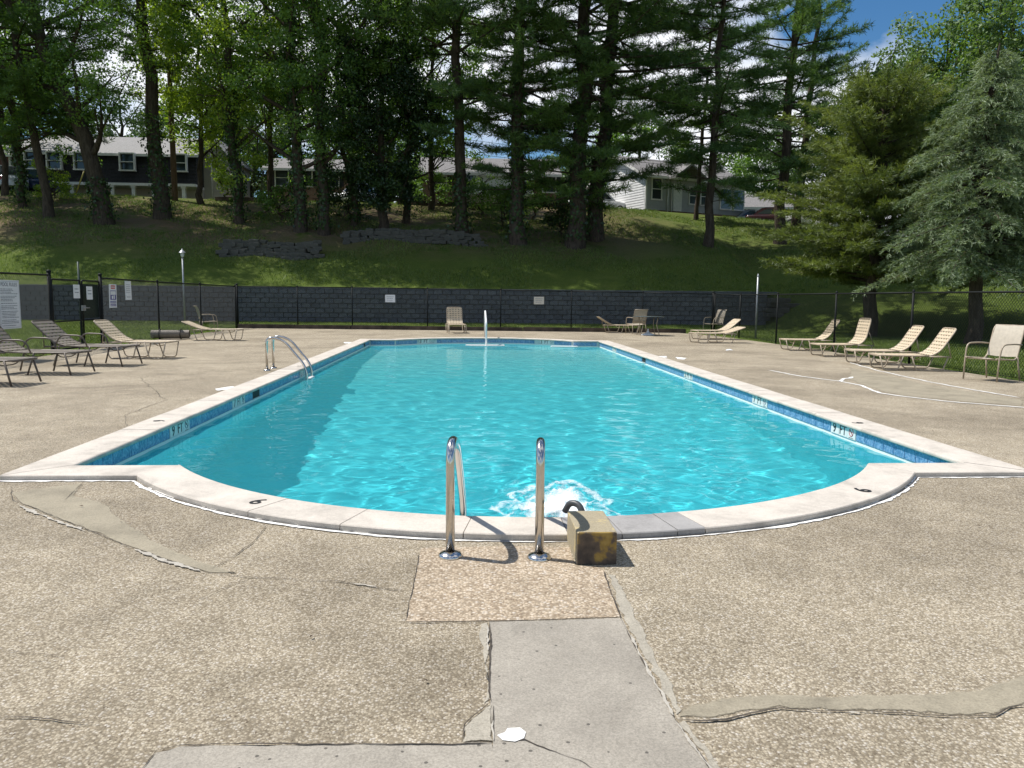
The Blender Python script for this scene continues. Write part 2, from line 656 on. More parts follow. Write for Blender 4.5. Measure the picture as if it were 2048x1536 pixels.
def mat_wall_block():
    g = NT('split_face_block')
    oi = g.new('ObjectInfo')
    co = g.coord()
    gp_ = g.new('NewGeometry')
    w = g.noise(gp_.outputs['Position'], 2.2, 5, 0.65)
    s = g.noise(gp_.outputs['Position'], 28, 4, 0.7)
    col = g.ramp(s, [(0.3, (0.075, 0.082, 0.095)), (0.7, (0.185, 0.195, 0.21))])
    col = g.mix(0.6, col, g.ramp(w, [(0.3, (0.6, 0.6, 0.62)), (0.7, (1.2, 1.18, 1.15))]), 'MULTIPLY')
    col = g.mix(0.5, col, g.ramp(oi.outputs['Random'], [(0, (0.7, 0.7, 0.72)), (1, (1.25, 1.25, 1.22))]), 'MULTIPLY')
    return g.set(col, 0.9, 0, g.bump(s, 0.7, 0.02), 0.2)


M['wall_block'] = mat_wall_block()
M['stone'] = mat_concrete('old_field_stone', (0.10, 0.098, 0.085), 0.4, False, 5.0)


def mat_ground():
    g = NT('lawn_and_leaf_litter')
    co = g.coord()
    fine = g.noise(co, 22, 5, 0.75)
    mid = g.noise(co, 1.3, 6, 0.65, 0.5)
    big = g.noise(co, 0.16, 5, 0.6)
    grass = g.ramp(fine, [(0.25, (0.05, 0.075, 0.014)), (0.5, (0.09, 0.13, 0.026)), (0.75, (0.16, 0.195, 0.05))])
    grass = g.mix(0.6, grass, g.ramp(mid, [(0.3, (0.62, 0.70, 0.55)), (0.7, (1.25, 1.15, 1.1))]), 'MULTIPLY')
    lit = g.ramp(fine, [(0.25, (0.075, 0.055, 0.032)), (0.55, (0.17, 0.125, 0.075)), (0.8, (0.30, 0.235, 0.15))])
    sx = g.new('SeparateXYZ')
    g.l(co, sx.inputs[0])
    # pine straw lies on the wooded bank
    b1 = g.new('MapRange'); b1.inputs[1].default_value = 40; b1.inputs[2].default_value = 45
    g.l(sx.outputs[1], b1.inputs[0])
    b2 = g.new('MapRange'); b2.inputs[1].default_value = 56; b2.inputs[2].default_value = 53
    g.l(sx.outputs[1], b2.inputs[0])
    b3 = g.new('MapRange'); b3.inputs[1].default_value = 14; b3.inputs[2].default_value = 6
    g.l(sx.outputs[0], b3.inputs[0])
    band = g.math('MULTIPLY', g.math('MULTIPLY', b1.outputs[0], b2.outputs[0]), g.math('ADD', g.math('MULTIPLY', b3.outputs[0], 0.8), 0.2))
    mm = g.math('ADD', g.math('MULTIPLY', mid, 0.75), g.math('MULTIPLY', big, 0.5))
    f = g.math('MULTIPLY', g.ramp(mm, [(0.50, (0, 0, 0)), (0.66, (1, 1, 1))]), band)
    f = g.math('ADD', f, g.math('MULTIPLY', g.ramp(mid, [(0.60, (0, 0, 0)), (0.74, (1, 1, 1))]), 0.35))
    col = g.mix(f, grass, lit)
    return g.set(col, 0.95, 0, g.bump(fine, 0.9, 0.05), 0.1)


M['ground'] = mat_ground()


def mat_leaf(name, lo, hi, trans=0.35, rough=0.55):
    g = NT(name)
    a = g.new('Attribute', attribute_name='tint')
    oi = g.new('ObjectInfo')
    col = g.ramp(a.outputs['Fac'], [(0.0, lo), (1.0, hi)])
    g.n.remove(g.p)
    d = g.new('BsdfDiffuse')
    t = g.new('BsdfTranslucent')
    gl = g.new('BsdfGlossy', Roughness=rough)
    gl.inputs['Color'].default_value = (0.9, 0.95, 1.0, 1)
    g.l(col, d.inputs[0])
    tcol = g.mix(1.0, col, (1.25, 1.3, 0.55), 'MULTIPLY')
    g.l(tcol, t.inputs[0])
    m1 = g.new('MixShader'); m1.inputs[0].default_value = trans
    g.l(d.outputs[0], m1.inputs[1]); g.l(t.outputs[0], m1.inputs[2])
    m2 = g.new('MixShader'); m2.inputs[0].default_value = 0.035
    g.l(m1.outputs[0], m2.inputs[1]); g.l(gl.outputs[0], m2.inputs[2])
    g.l(m2.outputs[0], g.out.inputs[0])
    return g.m


M['leaf_pine'] = mat_leaf('pine_needles', (0.04, 0.09, 0.02), (0.17, 0.28, 0.055), 0.42)
M['leaf_pine2'] = mat_leaf('white_pine_needles', (0.048, 0.108, 0.034), (0.18, 0.29, 0.085), 0.42)
M['leaf_bright'] = mat_leaf('maple_leaves', (0.12, 0.21, 0.02), (0.33, 0.42, 0.05), 0.55)
M['leaf_mid'] = mat_leaf('oak_leaves', (0.06, 0.135, 0.022), (0.18, 0.295, 0.05), 0.5)
M['leaf_dark'] = mat_leaf('holly_leaves', (0.015, 0.035, 0.012), (0.045, 0.085, 0.024), 0.2, 0.4)
M['leaf_ivy'] = mat_leaf('ivy_leaves', (0.02, 0.048, 0.012), (0.07, 0.13, 0.03), 0.25, 0.45)
M['leaf_cedar'] = mat_leaf('cedar_sprays', (0.075, 0.11, 0.022), (0.22, 0.265, 0.07), 0.4)
M['leaf_spruce'] = mat_leaf('blue_spruce_needles', (0.085, 0.135, 0.055), (0.27, 0.335, 0.19), 0.3)
M['leaf_far'] = mat_leaf('distant_leaves', (0.045, 0.085, 0.035), (0.12, 0.19, 0.07), 0.35)
M['leaf_right'] = mat_leaf('silvery_leaves', (0.075, 0.14, 0.045), (0.19, 0.28, 0.095), 0.45)
M['blade'] = mat_leaf('grass_blades', (0.06, 0.108, 0.013), (0.175, 0.24, 0.048), 0.4)


def mat_bark(name, a, b):
    g = NT(name)
    co = g.coord((1, 1, 0.22))
    n = g.noise(co, 9, 6, 0.7, 0.6)
    v = g.noise(co, 30, 4, 0.7)
    col = g.ramp(n, [(0.3, a), (0.7, b)])
    return g.set(col, 0.95, 0, g.bump(g.mix(0.5, n, v), 0.9, 0.05), 0.1)


M['bark'] = mat_bark('pine_bark', (0.03, 0.024, 0.019), (0.12, 0.095, 0.075))
M['bark_grey'] = mat_bark('grey_bark', (0.06, 0.052, 0.045), (0.19, 0.17, 0.15))
M['pole_wood'] = mat_bark('pole_timber', (0.10, 0.065, 0.045), (0.21, 0.15, 0.115))


def mat_brick(name, a, b, mortar=(0.32, 0.28, 0.25)):
    g = NT(name)
    co = g.new('NewGeometry').outputs['Position']
    m = g.new('Mapping')
    m.inputs['Rotation'].default_value = (PI / 2, 0, 0)
    g.l(co, m.inputs[0])
    br = g.new('TexBrick', Scale=1.0)
    br.inputs['Color1'].default_value = (*a, 1)
    br.inputs['Color2'].default_value = (*b, 1)
    br.inputs['Mortar'].default_value = (*mortar, 1)
    br.inputs['Brick Width'].default_value = 0.24
    br.inputs['Row Height'].default_value = 0.08
    br.inputs['Mortar Size'].default_value = 0.008
    g.l(m.outputs[0], br.inputs['Vector'])
    n = g.noise(co, 0.8, 4)
    col = g.mix(0.4, br.outputs[0], g.ramp(n, [(0.3, (0.75, 0.75, 0.75)), (0.7, (1.15, 1.1, 1.1))]), 'MULTIPLY')
    return g.set(col, 0.9, 0, g.bump(br.outputs['Fac'], -0.4, 0.01), 0.2)


M['brick'] = mat_brick('red_brown_brick', (0.16, 0.075, 0.05), (0.24, 0.125, 0.085))
M['brick_dark'] = mat_brick('dark_red_brick', (0.11, 0.03, 0.028), (0.18, 0.055, 0.045), (0.22, 0.18, 0.16))
M['siding_white'] = simple('white_siding', (0.74, 0.74, 0.73), 0.55, var=0.05, scale=2)
M['siding_shade_grey'] = simple('shade_grey_siding', (0.36, 0.37, 0.37), 0.6, var=0.06, scale=2)  # shade of the white front put into the colour; gable vent shares it
M['siding_beige'] = simple('beige_siding', (0.46, 0.42, 0.38), 0.6, var=0.06, scale=2)
M['shingle_dark'] = simple('dark_mansard_shingle', (0.022, 0.022, 0.026), 0.9, var=0.4, scale=8, bump=0.5)
M['shingle_grey'] = simple('grey_roof_shingle', (0.20, 0.19, 0.185), 0.9, var=0.25, scale=9, bump=0.4)
M['roof_light'] = simple('pale_roof_shingle', (0.27, 0.262, 0.255), 0.9, var=0.18, scale=9, bump=0.4)
M['dark_in'] = simple('dark_interior', (0.02, 0.02, 0.022), 0.7, var=0.3)
M['door_wood'] = simple('brown_door', (0.11, 0.05, 0.03), 0.6, var=0.2)


def mat_pane():
    g = NT('window_glass')
    return g.set((0.03, 0.038, 0.042), 0.06, 0.0, None, 0.8)


M['pane'] = mat_pane()
for n_, c_ in (('white', (0.72, 0.73, 0.74)), ('silver', (0.42, 0.44, 0.46)), ('navy', (0.02, 0.035, 0.10)), ('maroon', (0.045, 0.018, 0.02)), ('grey', (0.20, 0.22, 0.24)), ('black', (0.02, 0.02, 0.022))):
    M['car_' + n_] = simple(n_ + '_car_paint', c_, 0.22, 0.15 if n_ in ('silver', 'grey', 'navy') else 0.0, 0.03, 1.0)
M['lamp_glass'] = simple('clear_lens', (0.6, 0.62, 0.64), 0.15, var=0.05)
M['lamp_red'] = simple('red_lens', (0.35, 0.02, 0.02), 0.2, var=0.1)
M['asphalt'] = simple('asphalt', (0.055, 0.055, 0.057), 0.9, var=0.2, scale=12, bump=0.3)


# ================================================================== SETTING
# ---- pool outline
PX0, PX1, PY0, PY1 = -3.04, 4.07, 6.02, 24.0
BXC, BHALF, BSAG = 0.515, 2.75, 1.5
BR = (BHALF ** 2 + BSAG ** 2) / (2 * BSAG)
BCN, BCF = PY0 - BSAG + BR, PY1 + BSAG - BR          # bay circle centres (near, far)
COPE_W, COPE_Z = 0.36, 0.04
WATER_Z = -0.155


def bay_angle(d):
    """half angle of the bay arc at offset d"""
    h = BCN - (PY0 - d)
    return math.acos(max(-1, min(1, h / (BR + d))))


def arc_pt(ang, d, near=True):
    r = BR + d
    return (BXC + r * math.sin(ang), (BCN - r * math.cos(ang)) if near else (BCF + r * math.cos(ang)))


def outline(d, n=40):
    """pool outline grown by d, counter-clockwise"""
    a = bay_angle(d)
    pts = [(PX0 - d, PY0 - d)]
    pts += [arc_pt(-a + 2 * a * i / n, d, True) for i in range(n + 1)]
    pts += [(PX1 + d, PY0 - d), (PX1 + d, PY1 + d)]
    pts += [arc_pt(a - 2 * a * i / n, d, False) for i in range(n + 1)]
    pts += [(PX0 - d, PY1 + d)]
    return pts


def in_pool(X, Y, d=0.0):
    a = (X > PX0 - d) & (X < PX1 + d) & (Y > PY0 - d) & (Y < PY1 + d)
    b = (X - BXC) ** 2 + (Y - BCN) ** 2 < (BR + d) ** 2
    c = (X - BXC) ** 2 + (Y - BCF) ** 2 < (BR + d) ** 2
    return a | (b & (Y < PY0 + 1)) | (c & (Y > PY1 - 1))


def fence_left(Y): return -9.9 + (33.2 - Y) * 0.034
def fence_right(Y): return 10.0 - (31.2 - Y) * 0.02
def fence_far(X): return 33.2 - (X + 9.9) * 0.1005


# ---- ground sheet
gx = np.unique(np.concatenate([np.linspace(-150, -40, 28), np.arange(-40, 44, 0.6), np.linspace(44, 150, 28), [WALL_X1 - 0.2, WALL_X1]]))
gy = np.unique(np.concatenate([np.linspace(-60, -8, 14), np.arange(-8, 33, 1.0), np.arange(33, 36.4, 0.55), [36.42, 36.5, 36.52, 36.7], np.arange(37.2, 58, 0.5), np.linspace(58.5, 90, 24), np.linspace(95, 400, 16)]))
GX, GY = np.meshgrid(gx, gy)
GZ = terrain(GX, GY)
idx = np.arange(GX.size).reshape(GX.shape)
gf = np.stack([idx[:-1, :-1], idx[:-1, 1:], idx[1:, 1:], idx[1:, :-1]], -1).reshape(-1, 4)
cx = (GX[:-1, :-1] + GX[1:, 1:]).ravel() / 2
cyy = (GY[:-1, :-1] + GY[1:, 1:]).ravel() / 2
keep = ~((cx > -7.5) & (cx < 7.5) & (cyy > -6) & (cyy < 29.5))     # the deck and the pool replace the lawn here
ground = link('ground', np_mesh('ground', np.stack([GX, GY, GZ], -1).reshape(-1, 3), gf[keep], M['ground'], True))
tag(ground, kind='structure')

# ---- street on top of the bank
st = MB()
for i in range(60):
    x0, x1 = -70 + i * 2.5, -67.5 + i * 2.5
    st.quad((x0, 56.2, tz(x0, 56.2) + 0.02), (x1, 56.2, tz(x1, 56.2) + 0.02), (x1, 60.4, tz(x1, 60.4) + 0.02), (x0, 60.4, tz(x0, 60.4) + 0.02))
tag(st.build('street', M['asphalt']), kind='structure')


# ---- pool deck sheet with the pool cut out
def poly_sheet(name, outer, holes, z, mat, parent=None, skirt=0.0):
    bm = bmesh.new()
    edges = []
    for loop in [outer] + holes:
        vs = [bm.verts.new((x, y, z)) for x, y in loop]
        edges += [bm.edges.new((vs[i], vs[(i + 1) % len(vs)])) for i in range(len(vs))]
    bmesh.ops.triangle_fill(bm, use_beauty=True, use_dissolve=False, edges=edges, normal=(0, 0, 1))
    if skirt:
        be = [e for e in bm.edges if e.is_boundary]
        ret = bmesh.ops.extrude_edge_only(bm, edges=be)
        for v in [g_ for g_ in ret['geom'] if isinstance(g_, bmesh.types.BMVert)]: v.co.z -= skirt
    for f in bm.faces:
        if abs(f.normal.z) > 0.5 and f.normal.z < 0: f.normal_flip()
    me = bpy.data.meshes.new(name)
    bm.to_mesh(me)
    bm.free()
    me.materials.append(mat)
    return link(name, me, parent)


deck_outer = [(-9.35, -9), (9.2, -9), (9.45, 6.5), (fence_right(12) - 0.05, 12), (fence_right(20) - 0.05, 20), (9.55, 25.5), (9.3, 29), (8.6, 31.15), (fence_far(4) * 0 + 4, fence_far(4) - 0.25), (-4, fence_far(-4) - 0.25), (-9.6, 33.0), (fence_left(25) + 0.1, 25), (fence_left(15) + 0.1, 15)]
deck = poly_sheet('pool_deck', deck_outer, [outline(0.33)], 0.0, M['deck'], None, 0.12)
tag(deck, kind='structure')


def px_poly(pts, z=0.004):
    return [tuple(gp(x, y, z)[:2]) for x, y in pts]


def rough_loop(loop, amp=0.012, step=0.06, seed=1):
    rnd = random.Random(seed)
    out = []
    o_ = 0.0
    n = len(loop)
    for i in range(n):
        a, b = Vector(loop[i]), Vector(loop[(i + 1) % n])
        k = max(1, int((b - a).length / step))
        nrm = Vector((-(b - a).y, (b - a).x)).normalized() if (b - a).length > 1e-6 else Vector((0, 0))
        for j in range(k):
            p = a.lerp(b, j / k)
            o_ = o_ * 0.7 + rnd.uniform(-amp, amp) * 0.7
            if j: p = p + nrm * o_
            out.append((p.x, p.y))
    return out


def patch(name, pts, mat, z=0.004, amp=0.012, seed=1):
    o = poly_sheet(name, rough_loop(px_poly(pts, z), amp, 0.03, seed), [], z, mat, deck)
    if mat in (M['patch'], M['patch_grey']):
        # worn thin at the rim: the smear feathers out into the aggregate
        bm = bmesh.new()
        bm.from_mesh(o.data)
        lay = bm.verts.layers.float.new('edge')
        rim = set(v for v in bm.verts if v.is_boundary)
        bmesh.ops.inset_region(bm, faces=bm.faces[:], thickness=0.014 if mat is M['patch'] else 0.006, use_even_offset=False, use_boundary=True)
        for v in bm.verts: v[lay] = 0.0 if v.is_boundary else 1.0
        bm.to_mesh(o.data)
        bm.free()
    return o


panel_pts = [(842, 1096), (1000, 1092), (1140, 1094), (1150, 1130), (1206, 1136), (1222, 1180), (1240, 1233), (1100, 1238), (975, 1241), (812, 1243), (826, 1170)]
patch('aggregate_panel', panel_pts, M['deck_panel'], 0.003, 0.003, 2)
patch('concrete_slab', [(979, 1243), (1100, 1240), (1243, 1236), (1290, 1328), (1349, 1436), (1400, 1503), (1520, 1690), (986, 1690), (986, 1480), (981, 1400), (980, 1310)], M['slab'], 0.004, 0.003, 3)
patch('concrete_slab', [(270, 1545), (312, 1505), (360, 1492), (560, 1490), (780, 1488), (983, 1485), (983, 1690), (150, 1690)], M['slab'], 0.0035, 0.006, 4)
patch('mortar_patch', [(26, 985), (90, 975), (165, 966), (150, 990), (205, 1005), (262, 1050), (330, 1092), (400, 1122), (478, 1146), (420, 1146), (330, 1120), (250, 1090), (190, 1064), (100, 1032), (40, 1006)], M['patch'], 0.0035, 0.01, 5)
patch('mortar_patch', [(1356, 1434), (1375, 1410), (1440, 1394), (1560, 1387), (1660, 1392), (1850, 1386), (1960, 1378), (2010, 1362), (2100, 1340), (2100, 1408), (2040, 1412), (1990, 1429), (1900, 1431), (1800, 1422), (1640, 1417), (1560, 1413), (1500, 1421), (1430, 1436)], M['patch'], 0.0035, 0.012, 6)
patch('mortar_patch', [(984, 1408), (987, 1482), (923, 1485), (926, 1455), (945, 1435), (970, 1415)], M['patch_grey'], 0.006, 0.006, 7)
patch('white_filler', [(994, 1470), (1010, 1464), (1015, 1456), (1040, 1455), (1052, 1464), (1048, 1476), (1030, 1483), (1005, 1480)], M['caulk'], 0.007, 0.012, 8)
patch('mortar_patch', [(1216, 1148), (1232, 1150), (1262, 1205), (1300, 1290), (1335, 1350), (1366, 1420), (1352, 1430), (1300, 1340), (1246, 1236)], M['patch_grey'], 0.0035, 0.012, 9)
patch('mortar_patch', [(1356, 1445), (1370, 1440), (1400, 1480), (1450, 1545), (1520, 1660), (1500, 1660), (1425, 1540)], M['patch_grey'], 0.0035, 0.012, 10)
patch('mortar_patch', [(960, 1248), (974, 1244), (977, 1310), (978, 1400), (966, 1408), (968, 1330)], M['patch_grey'], 0.0035, 0.01, 11)
patch('mortar_patch', [(1700, 735), (1780, 752), (1850, 768), (1950, 785), (2048, 800), (2048, 812), (1900, 800), (1800, 790), (1762, 782), (1730, 770), (1700, 760)], M['patch'], 0.003, 0.03, 12)


def ribbon(name, pts, w, mat, z=0.006, jitter=0.35, wob=0.008, seed=1, step=0.035, world_pts=False, parent=None):
    rnd = random.Random(seed)
    P = [Vector((*p, 0)) if world_pts else gp(*p, z) for p in pts]
    line = []
    for a, b in zip(P[:-1], P[1:]):
        k = max(1, int((b - a).length / step))
        for j in range(k): line.append(a.lerp(b, j / k))
    line.append(P[-1])
    vs, fs = [], []
    off = j1 = j2 = 0.0
    n = len(line)
    for i, p in enumerate(line):
        d = (line[min(i + 1, n - 1)] - line[max(i - 1, 0)])
        d = d.normalized() if d.length > 1e-6 else Vector((1, 0, 0))
        nn = Vector((-d.y, d.x, 0))
        off = off * 0.9 + rnd.uniform(-wob, wob) * 0.45
        end = min(1.0, (i + 0.4) / 3, (n - 1 - i + 0.4) / 3)
        j1 = j1 * 0.8 + rnd.uniform(-jitter, jitter) * 0.5
        j2 = j2 * 0.8 + rnd.uniform(-jitter, jitter) * 0.5
        h1 = w * 0.5 * max(0.12, 1 + j1) * end
        h2 = w * 0.5 * max(0.12, 1 + j2) * end
        c = p + nn * off
        vs += [(c.x + nn.x * h1, c.y + nn.y * h1, z), (c.x - nn.x * h2, c.y - nn.y * h2, z)]
        if i: fs.append((2 * i - 2, 2 * i - 1, 2 * i + 1, 2 * i))
    return MB().add(vs, fs).build(name, mat, parent or deck)


CR_ = M['crack']
for k, (pts, w, wob) in enumerate([
    ([(1206, 1140), (1222, 1182), (1242, 1236), (1290, 1330), (1350, 1437)], 0.010, 0.003),
    ([(1350, 1437), (1400, 1505), (1460, 1590), (1520, 1690)], 0.010, 0.003),
    ([(977, 1242), (980, 1310), (979, 1350), (982, 1402)], 0.009, 0.005),
    ([(982, 1402), (950, 1430), (930, 1448), (924, 1486)], 0.006, 0.004),
    ([(986, 1410), (986, 1484)], 0.006, 0.003),
    ([(812, 1244), (900, 1242), (976, 1242), (1100, 1239), (1240, 1234)], 0.006, 0.002),
    ([(838, 1104), (826, 1170), (812, 1243)], 0.006, 0.003),
    ([(1352, 1437), (1395, 1440), (1450, 1436), (1500, 1424), (1560, 1414), (1640, 1419), (1720, 1420), (1800, 1425), (1900, 1433), (1992, 1431), (2020, 1414), (2080, 1408)], 0.009, 0.006),
    ([(24, 972), (26, 1000), (110, 1032), (190, 1064), (250, 1090), (330, 1118), (420, 1143), (480, 1151), (560, 1156), (680, 1164), (810, 1182)], 0.006, 0.008),
    ([(534, 1050), (505, 1085), (470, 1110), (425, 1136)], 0.006, 0.006),
    ([(510, 1150), (460, 1170), (382, 1204)], 0.004, 0.006),
    ([(276, 1545), (312, 1503), (360, 1490), (560, 1488), (780, 1486), (920, 1487), (988, 1484)], 0.009, 0.006),
    ([(1000, 1482), (1050, 1478), (1075, 1488), (1110, 1502), (1160, 1520), (1200, 1548)], 0.006, 0.006),
    ([(0, 1434), (60, 1434), (150, 1444), (212, 1447)], 0.007, 0.005),
    ([(0, 1300), (60, 1306), (140, 1312)], 0.003, 0.006),
    ([(166, 966), (150, 980), (130, 1000)], 0.004, 0.004),
    ([(280, 755), (330, 800), (250, 830), (246, 870)], 0.008, 0.02),
    ([(1350, 742), (1550, 746), (1700, 752)], 0.012, 0.02),
    ([(430, 730), (520, 729)], 0.014, 0.01),
]):
    ribbon('crack', pts, w * 0.62, CR_, 0.0065, 0.9, wob, 20 + k, 0.02)
for k, (pts, w) in enumerate([
    ([(1537, 740), (1600, 752), (1680, 762), (1722, 770), (1760, 786), (1800, 792), (1900, 803), (2070, 816)], 0.05),
    ([(1700, 725), (1760, 742), (1850, 762), (1950, 780), (2040, 795)], 0.045),
    ([(1680, 763), (1688, 757), (1700, 756), (1705, 753)], 0.06),
]):
    ribbon('sealed_crack', pts, w, M['caulk'], 0.006, 0.3, 0.02, 60 + k, 0.05)
for k, (pts, w) in enumerate([
    ([(1262, 1270), (1300, 1345), (1346, 1430)], 0.007), ([(1352, 1442), (1395, 1505), (1440, 1560)], 0.007),
    ([(975, 1250), (976, 1300)], 0.008), ([(986, 1440), (988, 1480)], 0.01), ([(1420, 1438), (1440, 1437)], 0.012), ([(1690, 1424), (1720, 1425)], 0.012),
    ([(700, 1165), (752, 1172)], 0.012), ([(40, 1010), (110, 1040), (170, 1062)], 0.02), ([(270, 1098), (340, 1124), (400, 1142)], 0.02),
]):
    ribbon('pale_sealant', pts, w, M['old_caulk'], 0.0072, 1.6, 0.004, 80 + k, 0.012)
# worn white paint marks beside the coping
for k, (pts) in enumerate([[(432, 777), (468, 772), (466, 778), (436, 781)], [(1316, 712), (1332, 712), (1334, 715), (1320, 715)], [(1352, 714), (1372, 716), (1368, 719), (1354, 718)], [(688, 684), (706, 684), (704, 686), (690, 687)]]):
    patch('white_paint_mark', pts, M['caulk'], 0.006, 0.02, 90 + k)

# ---- pool basin
wall_o = outline(0.043, 48)
bs = MB()
NW = len(wall_o)


def floor_z(y):
    return interp(y, [4, 8, 12, 18, 26], [-2.35, -2.35, -2.0, -1.25, -0.95])


# walls follow the floor; subdivide the long sides
ring = []
for i in range(NW):
    a, b = wall_o[i], wall_o[(i + 1) % NW]
    L = math.hypot(b[0] - a[0], b[1] - a[1])
    k = max(1, int(L / 0.8))
    for j in range(k): ring.append((a[0] + (b[0] - a[0]) * j / k, a[1] + (b[1] - a[1]) * j / k))
vs = [(x, y, 0.0) for x, y in ring] + [(x, y, floor_z(y)) for x, y in ring]
n = len(ring)
bs.add(vs, [((i + 1) % n, i, n + i, n + (i + 1) % n) for i in range(n)])
fx = np.linspace(PX0 - 0.08, PX1 + 0.08, 7)
fy = np.arange(PY0 - BSAG - 0.1, PY1 + BSAG + 0.2, 0.5)
fv = [(x, y, floor_z(y)) for y in fy for x in fx]
ff = [(j * 7 + i, j * 7 + i + 1, (j + 1) * 7 + i + 1, (j + 1) * 7 + i) for j in range(len(fy) - 1) for i in range(6)]
bs.add(fv, ff)
basin = bs.build('pool_basin', M['basin'])
basin.cycles.is_caustics_receiver = True
tag(basin, kind='structure')

# ---- water surface: real waves
STEP = 0.03
wx = np.arange(PX0 - 0.06, PX1 + 0.07, STEP)
wy = np.arange(PY0 - BSAG - 0.06, PY1 + BSAG + 0.07, STEP)
WX, WY = np.meshgrid(wx, wy)
WZ = np.zeros_like(WX)
rg = np.random.default_rng(5)
warp = 0.25 * np.sin(WX * 0.9 + WY * 0.4) + 0.2 * np.sin(WY * 0.7 - WX * 0.5 + 1.0)
for i in range(64):
    lam = math.exp(rg.uniform(math.log(0.13), math.log(0.75)))
    k = 2 * PI / lam
    an = rg.normal(PI / 2, 0.75) if i % 3 else rg.uniform(0, 2 * PI)
    WZ += lam ** 1.05 * 0.0016 * rg.uniform(0.5, 1.0) * np.sin(k * (WX * math.cos(an) + WY * math.sin(an)) + 1.6 * warp * rg.uniform(0.5, 2) + rg.uniform(0, 6.28))
# stronger chop round the falling water, calmer at the far end
JX, JY = 0.64, 5.5
dj = np.sqrt((WX - JX) ** 2 + (WY - JY) ** 2)
WZ *= 0.62 + 0.75 * np.exp(-dj / 2.6)
WZ += 0.010 * np.exp(-dj / 0.9) * np.sin(dj * 16 + 3 * np.sin(np.arctan2(WY - JY, WX - JX) * 3))
d2 = np.sqrt((WX - 0.55) ** 2 + (WY - 24.4) ** 2)
WZ += 0.004 * np.exp(-d2 / 0.9) * np.sin(d2 * 14)
wi = np.arange(WX.size).reshape(WX.shape)
wf = np.stack([wi[:-1, :-1], wi[:-1, 1:], wi[1:, 1:], wi[1:, :-1]], -1).reshape(-1, 4)
wcx = (WX[:-1, :-1] + WX[1:, 1:]).ravel() / 2
wcy = (WY[:-1, :-1] + WY[1:, 1:]).ravel() / 2
water = link('pool_water', np_mesh('pool_water', np.stack([WX, WY, WZ + WATER_Z], -1).reshape(-1, 3), wf[in_pool(wcx, wcy, 0.07)], M['water'], True))
water.cycles.is_caustics_caster = True
tag(water, kind='structure')

# ---- coping stones
PROF = [(0.36, -0.03), (0.36, 0.034), (0.354, 0.04), (0.022, 0.04), (0.010, 0.037), (0.003, 0.030), (0.0, 0.020), (0.001, 0.008), (0.008, -0.002), (0.044, -0.006)]
coping = bpy.data.objects.new('pool_coping', None)
COL.objects.link(coping)
tag(coping, kind='structure')


def stone(secs, mat, name='coping_stone'):
    """secs: functions d -> (x, y) for each cross-section"""
    m = MB()
    k = len(PROF)
    vs, fs = [], []
    for s in secs:
        for d, z in PROF:
            x, y = s(d)
            vs.append((x, y, z))
    for i in range(len(secs) - 1):
        for j in range(k):
            l = (j + 1) % k
            fs.append((i * k + j, i * k + l, (i + 1) * k + l, (i + 1) * k + j))
    b = (len(secs) - 1) * k
    fs += [tuple(range(k)), tuple(range(b + k - 1, b - 1, -1))]
    dz = random.uniform(-0.002, 0.002)
    return m.add([(x, y, z + dz) for x, y, z in vs], fs).build(name, mat, coping)


GAP = 0.005


def run_side(sx, joints):
    X = PX0 if sx < 0 else PX1
    for i in range(len(joints) - 1):
        a, b = joints[i], joints[i + 1]
        fa = (lambda d: (X + sx * d, PY0 - d + 0.003)) if i == 0 else (lambda d, a=a: (X + sx * d, a + GAP / 2))
        fb = (lambda d: (X + sx * d, PY1 + d - 0.003)) if i == len(joints) - 2 else (lambda d, b=b: (X + sx * d, b - GAP / 2))
        stone([fa, fb], M['coping'])


jl = [PY0] + [PY0 + 0.5 + 1.09 * i for i in range(17)][:-1] + [PY1]
jl = [j for j in jl[:-1] if j < PY1 - 0.4] + [PY1]
run_side(-1, jl)
run_side(1, [j + (0.05 if 0 < i < len(jl) - 1 else 0) for i, j in enumerate(jl)])
A0 = bay_angle(0)
for near in (True, False):
    sgn = -1 if near else 1
    yb = PY0 if near else PY1
    for sx in (-1, 1):
        X = PX0 if sx < 0 else PX1
        def corner(d, X=X, sx=sx): return (X + sx * (d - 0.003), yb + sgn * d)
        def bayend(d, sx=sx): return (arc_pt(sx * bay_angle(d), d, near)[0] + sx * GAP / 2, yb + sgn * d)
        stone([corner, bayend], M['coping'])
    if near:
        jx = [None, 580, 738, 945, 1120, 1210, 1303, 1350, 1640, None]
        js = [-A0] + [math.asin(max(-1, min(1, (gp(p, 1010, COPE_Z).x * 1.0 - BXC) / BR))) if p is None else None for p in jx[1:-1]] + [A0]
        for q, p in enumerate(jx):
            if p is None: continue
            lo, hi = -A0, A0
            for _ in range(40):
                mid = (lo + hi) / 2
                x, y = arc_pt(mid, 0, True)
                v = Vector((x, y, COPE_Z - CAM_H))
                u = 1024 + FPX * v.dot(CR) / v.dot(CF)
                if u < p: lo = mid
                else: hi = mid
            js[q] = lo
        grey = {4: 'coping_grey', 5: 'coping_grey', 6: 'coping_grey'}
    else:
        js = [-A0 + 2 * A0 * i / 6 for i in range(7)]
        grey = {}
    for i in range(len(js) - 1):
        a, b = js[i], js[i + 1]
        ns = max(2, int((b - a) * BR / 0.12))
        secs = []
        for k in range(ns + 1):
            t = k / ns
            def sec(d, t=t, a=a, b=b, i=i):
                e = bay_angle(d)
                g1 = GAP * 0.5 / BR
                aa = (-e if i == 0 else a) + g1
                bb = (e if i == len(js) - 2 else b) - g1
                return arc_pt(aa + (bb - aa) * t, d, near)
            secs.append(sec)
        stone(secs, M[grey.get(i, 'coping')])
bed_o, bed_i = outline(0.352, 40), outline(0.012, 40)
mb = MB()
